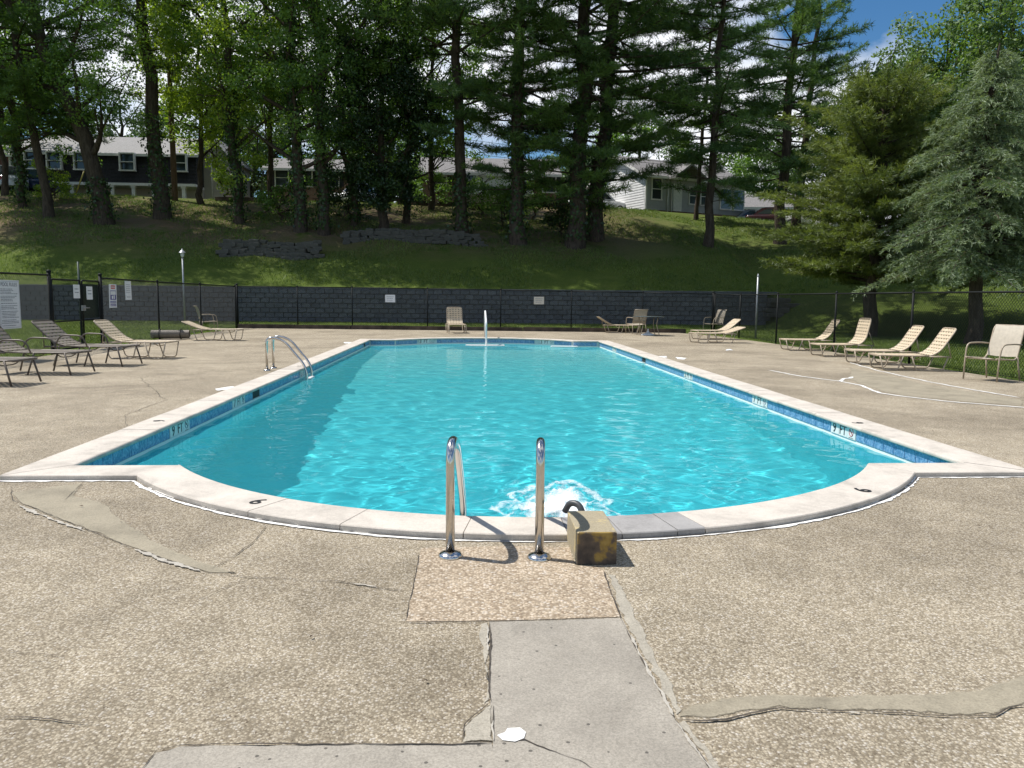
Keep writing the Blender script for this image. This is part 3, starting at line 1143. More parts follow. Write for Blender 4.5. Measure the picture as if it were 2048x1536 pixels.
nb = len(bed_o)
mb.add([(x, y, 0.031) for x, y in bed_o] + [(x, y, 0.031) for x, y in bed_i], [(i, (i + 1) % nb, nb + (i + 1) % nb, nb + i) for i in range(nb)])
mb.build('mortar_bed', M['mortar'], coping)
# white sealant along the deck side of the near coping
ao = bay_angle(0.38)
cpts = [(PX0 - 0.40, PY0 - 0.382)] + [arc_pt(-ao + 2 * ao * i / 60, 0.382, True) for i in range(61)] + [(PX1 + 0.40, PY0 - 0.382)]
ribbon('joint_sealant', cpts, 0.030, M['caulk'], 0.005, 1.1, 0.003, 3, 0.02, True, coping)
ribbon('joint_sealant', [arc_pt(-ao + 2 * ao * (0.1 + 0.3 * i / 20), 0.396, True) for i in range(21)], 0.016, M['caulk'], 0.0065, 0.8, 0.006, 5, 0.03, True, coping)
ribbon('joint_gap', [(x, y + 0.012) for x, y in cpts], 0.006, M['crack'], 0.0068, 0.9, 0.002, 4, 0.03, True, coping)

# depth figures painted on the coping
for (px, py, rz) in [(518, 1003, None), (1722, 980, None), (320, 842, PI / 2), (1714, 846, -PI / 2), (1322, 716, -PI / 2), (602, 732, PI / 2)]:
    p = gp(px, py, COPE_Z)
    if rz is None:
        ang = math.atan2(p.x - BXC, BCN - p.y)
        rz = PI + ang
    text_obj('9' if py > 800 else ('3' if py < 720 else '5'), 0.17, M['ink'], coping, (p.x, p.y, COPE_Z + 0.003), (0, 0, rz), 'depth_figure')

# ---- waterline tiles
TP, TH = 0.185, 0.118
TZ0 = -0.124
tm = MB()
bv = 0.005
w_, h_ = TP / 2 - 0.003, TH / 2 - 0.001
tm.add([(-w_, 0, -h_), (w_, 0, -h_), (w_, 0, h_), (-w_, 0, h_), (-w_ + bv, -0.006, -h_ + bv), (w_ - bv, -0.006, -h_ + bv), (w_ - bv, -0.006, h_ - bv), (-w_ + bv, -0.006, h_ - bv)],
       [(4, 5, 6, 7), (0, 1, 5, 4), (1, 2, 6, 5), (2, 3, 7, 6), (3, 0, 4, 7)])
tile_o = tm.build('waterline_tile', M['tile'], basin)
tile_me = tile_o.data
bpy.data.objects.remove(tile_o)
# grout backing strip
gb = MB()
g1 = outline(0.0415, 48)
ng = len(g1)
gb.add([(x, y, TZ0 - 0.004) for x, y in g1] + [(x, y, 0.0) for x, y in g1], [((i + 1) % ng, i, ng + i, ng + (i + 1) % ng) for i in range(ng)])
gb.build('grout_band', M['grout'], basin)
TW = 0.0405
MARK = {'R': [], 'L': [], 'F': []}          # spans kept free for the depth markers


def y_on_right(px): return None


def side_y(px, X, z=-0.07):
    lo, hi = 5.0, 30.0
    for _ in range(50):
        m_ = (lo + hi) / 2
        v = Vector((X, m_, z - CAM_H))
        u = 1024 + FPX * v.dot(CR) / v.dot(CF)
        if (u > px) == (X > 0): lo = m_
        else: hi = m_
    return lo


marks = []      # (pos, rotz, text)
for px, t in ((1687, '9 FT'), (1520, '7 FT'), (1377, '5 FT'), (1229, '3 FT')):
    y = side_y(px, PX1 + TW)
    marks.append(((PX1 + TW, y), -PI / 2, t)); MARK['R'].append(y)
for px, t in ((359, '9 FT'), (477, '7 FT'), (606, '5 FT')):
    y = side_y(px, PX0 - TW)
    marks.append(((PX0 - TW, y), PI / 2, t)); MARK['L'].append(y)
for px in (851, 1093):
    lo, hi = -bay_angle(TW), bay_angle(TW)
    for _ in range(40):
        mid = (lo + hi) / 2
        x, y = arc_pt(mid, TW, False)
        v = Vector((x, y, -0.07 - CAM_H))
        if 1024 + FPX * v.dot(CR) / v.dot(CF) < px: lo = mid
        else: hi = mid
    marks.append((arc_pt(lo, TW, False), -lo, '3 FT')); MARK['F'].append(lo)
SKIM = {'L': [side_y(512, PX0 - TW), side_y(729, PX0 - TW)], 'R': [side_y(1288, PX1 + TW)]}
MW = 0.285


def free(side, v, half):
    return all(abs(v - m_) > half + MW for m_ in MARK[side]) and all(abs(v - m_) > half + 0.2 for m_ in SKIM.get(side, []))


def place_tiles(side):
    """rows between the markers, snug to them"""
    if side in 'LR':
        X, rz = (PX0 - TW, PI / 2) if side == 'L' else (PX1 + TW, -PI / 2)
        stops = sorted([(m_, MW) for m_ in MARK[side]] + [(s_, 0.19) for s_ in SKIM[side]])
        y = PY0 - 0.02
        for c, h in stops + [(PY1 + 0.4, 0.4)]:
            end = min(c - h, PY1 + 0.02)
            nt_ = max(0, int(round((end - y) / TP)))
            for i in range(nt_):
                pt = (end - y) / nt_
                link('waterline_tile', tile_me, basin, (X, y + pt * (i + 0.5), TZ0 + TH / 2), (0, 0, rz)).scale.x = pt / TP
            y = max(y, c + h)
    else:
        for sx in (-1, 1):
            x = PX0 if sx < 0 else arc_pt(bay_angle(TW), TW, False)[0]
            end = arc_pt(-bay_angle(TW), TW, False)[0] if sx < 0 else PX1
            while x + TP <= end:
                link('waterline_tile', tile_me, basin, (x + TP / 2, PY1 + TW, TZ0 + TH / 2), (0, 0, 0))
                x += TP
        a = -bay_angle(TW)
        da = TP / (BR + TW)
        while a + da < bay_angle(TW):
            m_ = a + da / 2
            if all(abs(m_ - q) > (MW + TP * 0.45) / BR for q in MARK['F']):
                x, y = arc_pt(m_, TW, False)
                link('waterline_tile', tile_me, basin, (x, y, TZ0 + TH / 2), (0, 0, -m_))
            a += da


for s_ in 'LRF': place_tiles(s_)

for (x, y), rz, t in marks:
    m = MB()
    hw = MW - 0.006
    third = 2 * hw / 3
    root = None
    e = bpy.data.objects.new('depth_marker', None)
    COL.objects.link(e)
    e.parent = basin
    e.location = (x, y, TZ0 + TH / 2 + 0.003)
    e.rotation_euler = (0, 0, rz)
    for k in range(3):
        m = MB()
        a = -hw + k * third + 0.002
        m.bbox(a, a + third - 0.004, -0.008, 0.0, -TH / 2, TH / 2 + 0.003, 0.001)
        m.build('marker_tile', M['tile_white'], e)
    num, ft = t.split()
    text_obj(num, 0.155, M['ink'], e, (-third - 0.005, -0.0092, 0.002), (PI / 2, 0, 0), 'depth_digit')
    text_obj(ft, 0.145, M['ink'], e, (0, -0.0092, 0.002), (PI / 2, 0, 0), 'depth_unit')
    ic = MB()
    ringp = [Vector((third + 0.043 * math.cos(q * PI / 10), -0.0088, 0.014 + 0.043 * math.sin(q * PI / 10))) for q in range(20)]
    ic.tube(ringp, 0.0042, 4, True)
    ic.tube([(third - 0.029, -0.0088, 0.043), (third + 0.029, -0.0088, -0.015)], 0.004, 4)
    ic.build('no_diving_ring', M['ink_red'] if (t == '9 FT' and x > 0) else M['ink_grey'], e)
    fg = MB()
    fg.tube([(third - 0.016, -0.0082, 0.03), (third - 0.002, -0.0082, 0.012), (third + 0.01, -0.0082, 0.002)], 0.005, 4)
    fg.tube([(third + 0.004, -0.0082, 0.018), (third + 0.014, -0.0082, 0.014)], 0.0035, 4)
    fg.box(third - 0.05, third + 0.05, -0.0086, -0.008, -0.052, -0.046)
    fg.build('no_diving_figure', M['ink'], e)
for side, ys in SKIM.items():
    for y in ys:
        X = PX0 - TW if side == 'L' else PX1 + TW
        m = MB()
        s = 1 if side == 'L' else -1
        xa, xb = sorted((X + s * 0.004, X - s * 0.02))
        m.box(xa, xb, y - 0.17, y + 0.17, TZ0 - 0.002, -0.002)
        sk = m.build('skimmer_mouth', M['dark_in'], basin)
        f = MB()
        for (z0, z1) in ((TZ0 - 0.006, TZ0 + 0.008), (-0.012, -0.001)):
            f.box(min(X, X + s * 0.008), max(X, X + s * 0.008), y - 0.185, y + 0.185, z0, z1)
        f.build('skimmer_frame', M['grout'], sk)

# entry steps at the shallow end
for k, (yy, hw, z, dep) in enumerate([(24.35, 0.62, -0.142, 0.5), (23.95, 1.0, -0.42, 0.4), (23.55, 1.3, -0.68, 0.4)]):
    m = MB()
    pts = [(0.52 - hw, yy), (0.52 - hw * 0.7, yy - 0.10), (0.52, yy - 0.16), (0.52 + hw * 0.7, yy - 0.10), (0.52 + hw, yy), (0.52 + hw, yy + dep), (0.52 - hw, yy + dep)]
    m.prism(pts, -0.98, z, 'z')
    st_ = m.build('entry_step', M['tile_white'] if k == 0 else M['basin'], basin)


# ================================================================== BLOCK WALL
BW, BH = 0.42, 0.222
wall = thing('retaining_wall', (0, WALL_Y, 0.17), 'long dark grey concrete block retaining wall below the wooded bank', 'wall')
bvar = []
rb = np.random.default_rng(3)
for k in range(4):
    m = MB()
    c = 0.012
    w2, h2 = BW / 2 - 0.006, BH / 2 - 0.005
    vs = [(-w2, 0, -h2), (w2, 0, -h2), (w2, 0, h2), (-w2, 0, h2)]
    fr = []
    for z in (-h2 + c, 0, h2 - c):
        for x in (-w2 + c, -w2 * 0.3, w2 * 0.35, w2 - c):
            fr.append((x, -0.03 - rb.uniform(0, 0.03), z))
    m.add(vs + fr, [(4, 5, 9, 8), (5, 6, 10, 9), (6, 7, 11, 10), (8, 9, 13, 12), (9, 10, 14, 13), (10, 11, 15, 14),
                    (0, 1, 7, 6, 5, 4), (3, 12, 13, 14, 15, 2), (0, 4, 8, 12, 3), (1, 2, 15, 11, 7)])
    o = m.build('wall_block', M['wall_block'], wall)
    bvar.append(o.data)
    bpy.data.objects.remove(o)
rest_v, rest_f = [], []
cells = []
for r in range(7):
    off = (r % 2) * BW / 2
    nb_ = int((WALL_X1 - WALL_X0) / BW)
    for i in range(nb_):
        cells.append((WALL_X0 + off + (i + 0.5) * BW, r))
near_c = sorted(cells, key=lambda c: abs(c[0] - 1.5))[:300]
ns_ = set(near_c)
for x, r in cells:
    z = -0.02 + (r + 0.5) * BH
    dy = random.uniform(-0.012, 0.012)
    me = random.choice(bvar)
    if (x, r) in ns_:
        link('wall_block', me, wall, (x, dy - 0.06, z))
    else:
        b = len(rest_v)
        rest_v += [(v.co.x + x, v.co.y + dy - 0.06, v.co.z + z) for v in me.vertices]
        rest_f += [tuple(b + i for i in p.vertices) for p in me.polygons]
tag(MB().add(rest_v, rest_f).build('wall_blocks', M['wall_block'], wall), kind='stuff')
m = MB()
m.box(WALL_X0, WALL_X1, -0.045, 0.22, -0.3, 1.52)
m.build('wall_core', M['mortar'], wall)
m = MB()
x = WALL_X0
while x < WALL_X1:
    w = random.uniform(0.55, 0.65)
    m.bbox(x + 0.004, x + w - 0.004, -0.10 + random.uniform(-.01, .01), 0.24, 1.525, 1.60 + random.uniform(-.006, .006), 0.01)
    x += w
m.build('cap_course', M['wall_block'], wall)

# rough stones where the wall runs out
def rock(sx, sy, sz, seed, sub=2):
    bm = bmesh.new()
    bmesh.ops.create_icosphere(bm, subdivisions=sub, radius=1)
    r_ = np.random.default_rng(seed)
    ks = r_.normal(size=(6, 3)) * 1.7
    ph = r_.uniform(0, 6, 6)
    for v in bm.verts:
        d = 1 + 0.12 * sum(math.sin(float(np.dot(ks[i], v.co)) + ph[i]) for i in range(6)) / 1.6
        v.co = Vector((max(-0.66, min(0.66, v.co.x * d)) * sx / 0.72, max(-0.62, min(0.62, v.co.y * d)) * sy / 0.72, max(-0.55, min(0.55, v.co.z * d)) * sz / 0.6))
    me = bpy.data.meshes.new('stone')
    bm.to_mesh(me)
    bm.free()
    me.materials.append(M['stone'])
    return me


rocks = [rock(0.31 * (0.7 + 0.15 * k), 0.25, 0.105 + 0.02 * (k % 3), 10 + k) for k in range(5)]
sw = thing('stone_wall_end', (14.9, 36.3, tz(14.9, 36)), 'low tumbled rubble stones at the far end of the block wall', 'stone wall')
for r in range(4):
    for i in range(5 - r):
        o = link('stone', rocks[(r * 3 + i) % 5], sw, (-0.55 + i * 0.48 + r * 0.1, random.uniform(-.1, .1), 0.1 + r * 0.23), (random.uniform(-.1, .1), random.uniform(-.1, .1), random.uniform(-.4, .4)))
# old dry stone terrace on the bank
for (p0, p1, rows, lab) in (((455, 505), (640, 520), 5, 'mossy dry stone terrace wall below the ivy covered trunks'), ((690, 492), (965, 488), 4, 'low shaded dry stone terrace wall left of the leaning pine')):
    a, b = on_hill(*p0), on_hill(*p1)
    y_ = (a.y + b.y) / 2
    tw = thing('terrace_wall', (a.x, y_, tz(a.x, y_)), lab, 'stone wall')
    L = b.x - a.x
    for r in range(rows):
        x = random.uniform(-0.2, 0.1)
        while x < L:
            s = random.uniform(0.75, 1.15)
            o = link('stone', random.choice(rocks), tw, (x, random.uniform(-.06, .06) + r * 0.10 + 0.2 * math.sin(x * 0.9), tz(a.x + x, y_) - tw.location.z - 0.02 + r * 0.19 + random.uniform(-.03, .03)), (random.uniform(-.12, .12), random.uniform(-.14, .14), random.uniform(-.3, .3)))
            o.scale = (s, 1, 1)
            x += 0.47 * s

# ================================================================== TIMBER EDGING
def kerb(a, b, label, y_h=0.14):
    t = thing('timber_edging', (a[0], a[1], 0), label, 'edging')
    d = Vector((b[0] - a[0], b[1] - a[1], 0))
    L = d.length
    ang = math.atan2(d.y, d.x)
    t.rotation_euler = (0, 0, ang)
    x = 0.0
    while x < L - 0.1:
        l = min(2.4, L - x)
        m = MB()
        m.bbox(0.01, l - 0.01, -0.07, 0.07, -0.05, y_h, 0.012)
        m.build('timber', M['timber'], t, loc=(x, random.uniform(-.015, .015), random.uniform(-.015, .01)), rot=(0, 0, random.uniform(-.004, .004)))
        x += l
    return t


kerb((-9.7, fence_far(-9.7) - 0.12), (8.9, fence_far(8.9) - 0.12), 'dark timber edging on the ground under the far chain link fence', 0.16)

# ================================================================== CHAIN LINK FENCE
def chain_panel(W, H, s=0.078, r=0.0036):
    """crossing diagonal wires of one fence bay, local x 0..W, z 0..H"""
    vs, fs = [], []
    def wire(x0, z0, x1, z1, yo):
        d = Vector((x1 - x0, 0, z1 - z0))
        if d.length < 0.02: return
        n_ = Vector((-d.z, 0, d.x)).normalized()
        b = len(vs)
        for (x, z) in ((x0, z0), (x1, z1)):
            for k in range(3):
                t = 2 * PI * k / 3
                vs.append((x + n_.x * r * math.cos(t), yo + r * math.sin(t), z + n_.z * r * math.cos(t)))
        for k in range(3):
            l = (k + 1) % 3
            fs.append((b + k, b + l, b + 3 + l, b + 3 + k))
    c = -H
    while c < W:
        x0, z0 = (c, 0) if c >= 0 else (0, -c)
        x1, z1 = (c + H, H) if c + H <= W else (W, W - c)
        if x1 > x0: wire(x0, z0, x1, z1, 0.002)
        c += s
    c = 0.0
    while c < W + H:
        x0, z0 = (c, 0) if c <= W else (W, c - W)
        x1, z1 = (c - H, H) if c - H >= 0 else (0, c)
        if x1 < x0: wire(x0, z0, x1, z1, -0.002)
        c += s
    return vs, fs


def post(m, x, y, z0, z1, r):
    m.tube([(x, y, z0), (x, y, z1)], r, 10)
    m.lathe([(r * 1.15, 0), (r * 1.2, 0.03), (r * 0.9, 0.05), (0.001, 0.062)], 10, (x, y, z1))


def fence_run(label, pts, big=(), r=0.024, z0=-0.02):
    """pts: (x, y, height) of each post"""
    t = thing('chain_link_fence', (pts[0][0], pts[0][1], 0), label, 'fence')
    for i, (x, y, h) in enumerate(pts):
        m = MB()
        post(m, x, y, -0.1, h + (0.05 if i in big else 0.0), 0.042 if i in big else r)
        m.build('fence_post', M['fence'], t, True)
    for (x0, y0, h0), (x1, y1, h1) in zip(pts[:-1], pts[1:]):
        m = MB()
        m.tube([(x0, y0, h0 - 0.01), (x1, y1, h1 - 0.01)], 0.019, 8)
        m.build('top_rail', M['fence'], t, True)
        W = math.hypot(x1 - x0, y1 - y0)
        H = (h0 + h1) / 2 - 0.05
        vs, fs = chain_panel(W, H)
        ux, uy = (x1 - x0) / W, (y1 - y0) / W
        vs = [(x0 + x * ux - y * uy, y0 + x * uy + y * ux, 0.03 + z * ((h0 + (h1 - h0) * x / W - 0.05) / H)) for x, y, z in vs]
        m = MB().add(vs, fs)
        m.tube([(x0, y0, 0.04), (x1, y1, 0.04)], 0.004, 4)
        tag(m.build('chain_link_mesh', M['fence'], t, True), kind='stuff')
    return t


def x_on_line(px, fn_y, z=0.0):
    """photo column -> point on the far fence line"""
    lo, hi = -15.0, 15.0
    for _ in range(50):
        mid = (lo + hi) / 2
        v = Vector((mid, fn_y(mid), z - CAM_H))
        if 1024 + FPX * v.dot(CR) / v.dot(CF) < px: lo = mid
        else: hi = mid
    return lo


def y_on_line(px, fn_x, right):
    lo, hi = 6.0, 33.5
    for _ in range(50):
        mid = (lo + hi) / 2
        v = Vector((fn_x(mid), mid, 0.5 - CAM_H))
        u = 1024 + FPX * v.dot(CR) / v.dot(CF)
        if (u > px) == right: lo = mid
        else: hi = mid
    return lo


far_pts = []
for px in (476, 596, 705, 855, 1001, 1142, 1284, 1424):
    x = x_on_line(px, fence_far)
    far_pts.append((x, fence_far(x), interp(px, [476, 705, 1001, 1284, 1424], [1.75, 1.74, 1.70, 1.64, 1.60])))
fence_run('black chain link fence with thin posts in front of the dark block wall', far_pts, (0, 7))
lp = []
for px in (476, 402, 318, 205):
    y = y_on_line(px, fence_left, False)
    lp.append((fence_left(y), y, 1.76))
lp[0] = (far_pts[0][0] - 0.06, far_pts[0][1] - 0.06, 1.75)
lp[-1] = (lp[-1][0], lp[-1][1], 1.78)
fence_run('black chain link fence running from the corner post to the gate with paper notices', lp, (3,), 0.028)
y1_ = y_on_line(104, fence_left, False)
gate_a, gate_b = (fence_left(y1_), y1_), (lp[-1][0], lp[-1][1])
ln = [(gate_a[0], gate_a[1], 1.78)]
for y in (y1_ - 2.9, y1_ - 5.8):
    ln.append((fence_left(y), y, 1.76))
fence_run('black chain link fence section holding the large pool rules board', ln, (0,), 0.028)
rp = []
for px in (1424, 1479, 1553, 1669, 1821):
    y = y_on_line(px, fence_right, True)
    rp.append((fence_right(y), y, 1.56))
rp[0] = (far_pts[-1][0] + 0.05, far_pts[-1][1] - 0.08, 1.60)
for y in (12.2, 9.2, 6.4):
    rp.append((fence_right(y), y, 1.55))
fence_run('black chain link fence along the lawn behind the row of tan loungers', rp, (), 0.026)

# gate between the two heavy posts
gt = thing('fence_gate', (gate_a[0], gate_a[1], 0), 'black chain link gate leaf between two heavy black posts', 'gate')
W = math.hypot(gate_b[0] - gate_a[0], gate_b[1] - gate_a[1])
ux, uy = (gate_b[0] - gate_a[0]) / W, (gate_b[1] - gate_a[1]) / W
gt.rotation_euler = (0, 0, math.atan2(uy, ux))
m = MB()
m.tube(fillet([(0.09, 0, 0.08), (0.09, 0, 1.68), (W * 0.56, 0, 1.68), (W * 0.56, 0, 0.08), (0.09, 0, 0.08)], 0.05), 0.021, 8)
m.tube([(0.09, 0, 0.72), (W * 0.56, 0, 0.72)], 0.016, 8)
m.build('gate_frame', M['fence'], gt)
m = MB()
m.tube(fillet([(W * 0.60, 0, 0.08), (W * 0.60, 0, 1.68), (W - 0.09, 0, 1.68), (W - 0.09, 0, 0.08), (W * 0.60, 0, 0.08)], 0.05), 0.021, 8)
m.tube([(W * 0.60, 0, 0.72), (W - 0.09, 0, 0.72)], 0.016, 8)
m.build('gate_frame', M['fence'], gt)
vs, fs = chain_panel(W - 0.2, 1.58)
MB().add([(x + 0.1, y, z + 0.09) for x, y, z in vs], fs).build('chain_link_mesh', M['fence'], gt)
m = MB()
m.box(W * 0.55, W * 0.62, -0.05, -0.02, 0.95, 1.08)
m.tube([(W * 0.56, -0.05, 1.02), (W * 0.66, -0.09, 1.02)], 0.012, 6)
m.build('gate_latch', M['galv'], gt)
for dz in (0.35, 1.4):
    m = MB()
    m.box(0.02, 0.10, -0.03, 0.03, dz, dz + 0.06)
    m.build('hinge', M['fence'], gt)
m = MB()
m.bbox(W * 0.62, W - 0.05, 0.045, 0.055, 0.76, 1.6, 0.002)
m.build('gate_screen', M['green_box'], gt)


# ================================================================== SIGNS
def fence_sign(name, px, py, w, h, base, label, side='L', cat='sign', tilt=0.0, mat='sign_white'):
    """flat sign fixed on the pool side of a fence"""
    if side == 'L':
        y = y_on_line(px, fence_left, False)
        loc = Vector((fence_left(y) + 0.035, y, 0))
        rz = PI / 2 + math.atan2(-0.034, 1)
        rz = math.atan2(uy, ux)
    else:
        x = x_on_line(px, fence_far)
        loc = Vector((x, fence_far(x) - 0.04, 0))
        rz = math.atan2(-0.1005, 1)
    v = Vector((loc.x, loc.y, 0))
    d = ray(px, py)
    loc.z = CAM_H + d.z * (loc.y / d.y)
    t = thing(name, loc, label, cat)
    t.rotation_euler = (tilt, 0, rz)
    m = MB()
    m.bbox(-w / 2, w / 2, -0.004, 0.004, -h / 2, h / 2, 0.001)
    m.build('board', M[mat], t)
    return t


def bars(t, rows, mat, name='print_lines', seed=1, y=-0.0052):
    rnd = random.Random(seed)
    m = MB()
    for (x0, x1, z, hh) in rows:
        x = x0
        while x < x1:
            w = rnd.uniform(0.025, 0.09)
            e = min(x + w, x1)
            m.box(x, e, y, y + 0.001, z - hh / 2, z + hh / 2)
            x = e + 0.012
    return tag(m.build(name, M[mat], t), kind='stuff')


t = fence_sign('rules_board', 20, 609, 0.76, 0.98, 0, 'large white pool rules board with dense lines of small print on the fence')
m = MB()
for (a, b, c, d_) in ((-.36, .36, .462, .468), (-.36, .36, -.468, -.462), (-.36, -.354, -.465, .465), (.354, .36, -.465, .465)): m.box(a, b, -0.0055, -0.0045, c, d_)
m.build('border_line', M['ink_grey'], t)
text_obj('POOL RULES', 0.105, M['ink_grey'], t, (0, -0.0055, 0.40), (PI / 2, 0, 0), 'heading')
rows = []
z = 0.31
rr = random.Random(4)
while z > -0.43:
    rows.append((-0.32, rr.uniform(0.05, 0.32), z, 0.013))
    z -= 0.031 if rr.random() < 0.75 else 0.05
bars(t, rows, 'ink_grey', seed=2)
t = fence_sign('warning_sign', 226, 592, 0.46, 0.62, 0, 'white warning sign with red heading box and blue pictogram panels', tilt=0.02)
m = MB(); m.box(-.12, .13, -0.006, -0.0045, .19, .28); m.build('red_heading', M['ink_red'], t)
bars(t, [(-.10, .11, .235, 0.03)], 'sign_white', 'heading_print', 3, -0.0072)
m = MB(); m.box(-.17, .18, -0.006, -0.0045, -.10, .03); m.box(-.17, .18, -0.006, -0.0045, .13, .145)
m.box(-.17, -.155, -0.006, -0.0045, -.10, .14); m.box(.165, .18, -0.006, -0.0045, -.10, .14); m.build('blue_panel', M['ink_blue'], t)
m = MB(); m.box(-.09, .0, -0.0072, -0.006, -.08, .01); m.box(.03, .10, -0.0072, -0.006, -.08, .02); m.build('pictogram', M['sign_white'], t)
m = MB(); m.box(-.17, .18, -0.006, -0.0045, -.19, -.13); m.box(-.17, .18, -0.006, -0.0045, -.27, -.21); m.build('blue_bar', M['ink_blue'], t)
bars(t, [(-.15, .16, -.16, 0.022), (-.15, .16, -.24, 0.022)], 'sign_white', 'bar_print', 5, -0.0072)
t = fence_sign('paper_notice', 257, 581, 0.42, 0.52, 0, 'plain white paper notice right of the red and blue sign', tilt=-0.01)
bars(t, [(-.15, .13, .16 - .055 * i, 0.012) for i in range(5)] + [(-.12, .12, -.18, .016)], 'ink_grey', 'faint_print', 6)
for q, (px, py, lab) in enumerate(((148, 583, 'small white placard on the gate mesh left of the latch post'), (174, 586, 'small white placard on the dark gate screen'))):
    y = y_on_line(px, fence_left, False)
    p = at(px, py, y)
    t = thing('gate_placard', p, lab, 'sign')
    t.rotation_euler = (0, 0, math.atan2(uy, ux))
    m = MB(); m.bbox(-.16, .16, -0.062, -0.056, -.16, .16, .001); m.build('board', M['sign_white'], t)
    bars(t, [(-.1, .1, .06, .02), (-.1, .1, -.02, .02)], 'ink_grey', 'faint_print', 8 + q, -0.0635)
for px, py, mt, lab in ((781, 597, 'sign_white', 'small white rectangular sign on far fence left of upright lounger'), (1077, 601, 'sign_cream', 'small cream rectangular sign on far fence right of the white handrail')):
    t = fence_sign('fence_sign', px, py, 0.42, 0.31, 0, lab, 'F', 'sign', 0, mt)
    bars(t, [(-.15, .15, .07, .018), (-.14, .12, 0, .014), (-.14, .1, -.07, .014)], 'ink_grey', 'faint_print', 12)

# ================================================================== POLES
def pole_thing(name, p, h, r, mat, label, cat):
    t = thing(name, p, label, cat)
    m = MB()
    m.tube([(0, 0, -0.1), (0, 0, h)], [r, r * 0.9], 10)
    m.build('shaft', mat, t)
    return t


p = at(1511, 672, 27.5)
p.z = tz(p.x, p.y)
t = pole_thing('steel_pole', p, 1.35 - p.z + (602 - 554) / FPX * 27.5, 0.035, M['galv'], 'plain galvanised steel pole standing on the grass behind the right fence', 'pole')
MB().lathe([(0.04, 0), (0.045, 0.03), (0.02, 0.05), (0.02, 0.09), (0.001, 0.10)], 10).build('cap', M['galv'], t, loc=(0, 0, 1.35 - p.z + (602 - 554) / FPX * 27.5))
p = at(163, 660, 22.0); p.z = -0.03
pole_thing('sign_pole', p, 1.38 + (588 - 526) / FPX * 22.0, 0.03, M['green_box'], 'thin dark pole standing on the lawn behind the gate', 'pole')
p = at(371, 676, 34.5); p.z = tz(p.x, p.y)
h = 1.35 - p.z + (590 - 517) / FPX * 34.5
t = pole_thing('garden_lamp', p, h, 0.04, M['galv'], 'grey garden lamp post with small lantern on the lawn behind the fence', 'lamp post')
MB().lathe([(0.04, 0), (0.07, 0.04), (0.09, 0.18), (0.08, 0.20)], 8, smooth=False).build('lantern', M['lamp_glass'], t, loc=(0, 0, h))
MB().lathe([(0.15, 0.19), (0.08, 0.27), (0.03, 0.31), (0.015, 0.36), (0.001, 0.37)], 12).build('lantern_cap', M['galv'], t, loc=(0, 0, h))

# rolled mat lying against the fence
p = gp(322, 680)
t = thing('rolled_cover', (p.x + 0.1, p.y + 0.5, 0.0), 'dark grey rolled up cover lying on the deck edge by the left fence', 'rolled cover')
m = MB()
sp = []
for i in range(60):
    a = i * 0.32
    r = 0.035 + 0.0052 * i * 0.32 * 1.15
    sp.append((r * math.cos(a), r * math.sin(a) + 0.16))
for k in range(len(sp) - 1):
    (y0, z0), (y1, z1) = sp[k], sp[k + 1]
    m.add([(-.55, y0, z0), (.55, y0, z0), (.55, y1, z1), (-.55, y1, z1)], [(0, 1, 2, 3)], True)
m.build('cover_roll', M['strap_dark'], t, rot=(0, 0, 0.15))
for x in (-.3, .3):
    m = MB()
    m.tube([(x, 0.155 * math.cos(a_ * PI / 8), 0.16 + 0.155 * math.sin(a_ * PI / 8)) for a_ in range(16)], 0.012, 6, True)
    m.build('strap', M['rubber'], t, rot=(0, 0, 0.15))


# ================================================================== LADDERS AND RAILS
def ladder(name, loc, rz, label, width=0.46, sep=True):
    """rails run along local +y from the deck anchors over the pool edge"""
    t = thing(name, loc, label, 'pool ladder', None, rz)
    R_ = 0.0235
    path = fillet([(0, 0, -0.02), (0, 0, 0.62), (0, 0.30, 0.565), (0, 0.70, 0.07), (0, 0.72, -0.25), (0, 0.72, -1.15)], 0.17, 10)
    for sx in (-1, 1):
        m = MB()
        m.tube([(sx * width / 2 + p.x, p.y, p.z) for p in path], R_, 16)
        m.build('handrail', M['steel'], t)
        m = MB()
        m.lathe([(0.063, 0.003), (0.063, 0.012), (0.055, 0.022), (0.034, 0.030), (0.0245, 0.034), (0.0245, 0.01)], 28)
        m.build('flange', M['steel'], t, loc=(sx * width / 2, 0, 0.0))
    for z in (-0.17, -0.45, -0.73, -1.0):
        m = MB()
        m.bbox(-width / 2 + 0.02, width / 2 - 0.02, 0.66, 0.77, z, z + 0.035, 0.006)
        m.build('ladder_step', M['white_plastic'], t)
    return t


a, b = gp(900, 1116), gp(1078, 1115)
ladder('pool_ladder', ((a.x + b.x) / 2, (a.y + b.y) / 2, 0.0), -0.09, 'shiny steel ladder with tall hoop handrails at the rounded deep end', (b - a).length)
a, b = gp(527, 742), gp(545, 736)
ladder('pool_ladder', (-3.04 - 0.62, (a.y + b.y) / 2, 0.0), -PI / 2, 'steel ladder with white step on the pool side facing the gate', 0.46)

t = thing('entry_handrail', (0.55, 26.3, 0), 'white slanted grab rail over the shallow end entry steps', 'handrail')
m = MB()
m.tube(fillet([(0, 0, 0), (0, 0, 0.86), (0, -0.25, 0.92), (0, -1.75, 0.62), (0, -1.85, 0.5), (0, -1.85, -0.75)], 0.14, 8), 0.030, 12)
m.build('rail', M['white_plastic'], t)
MB().lathe([(0.06, 0.0), (0.06, 0.015), (0.03, 0.03)], 16).build('flange', M['steel'], t)

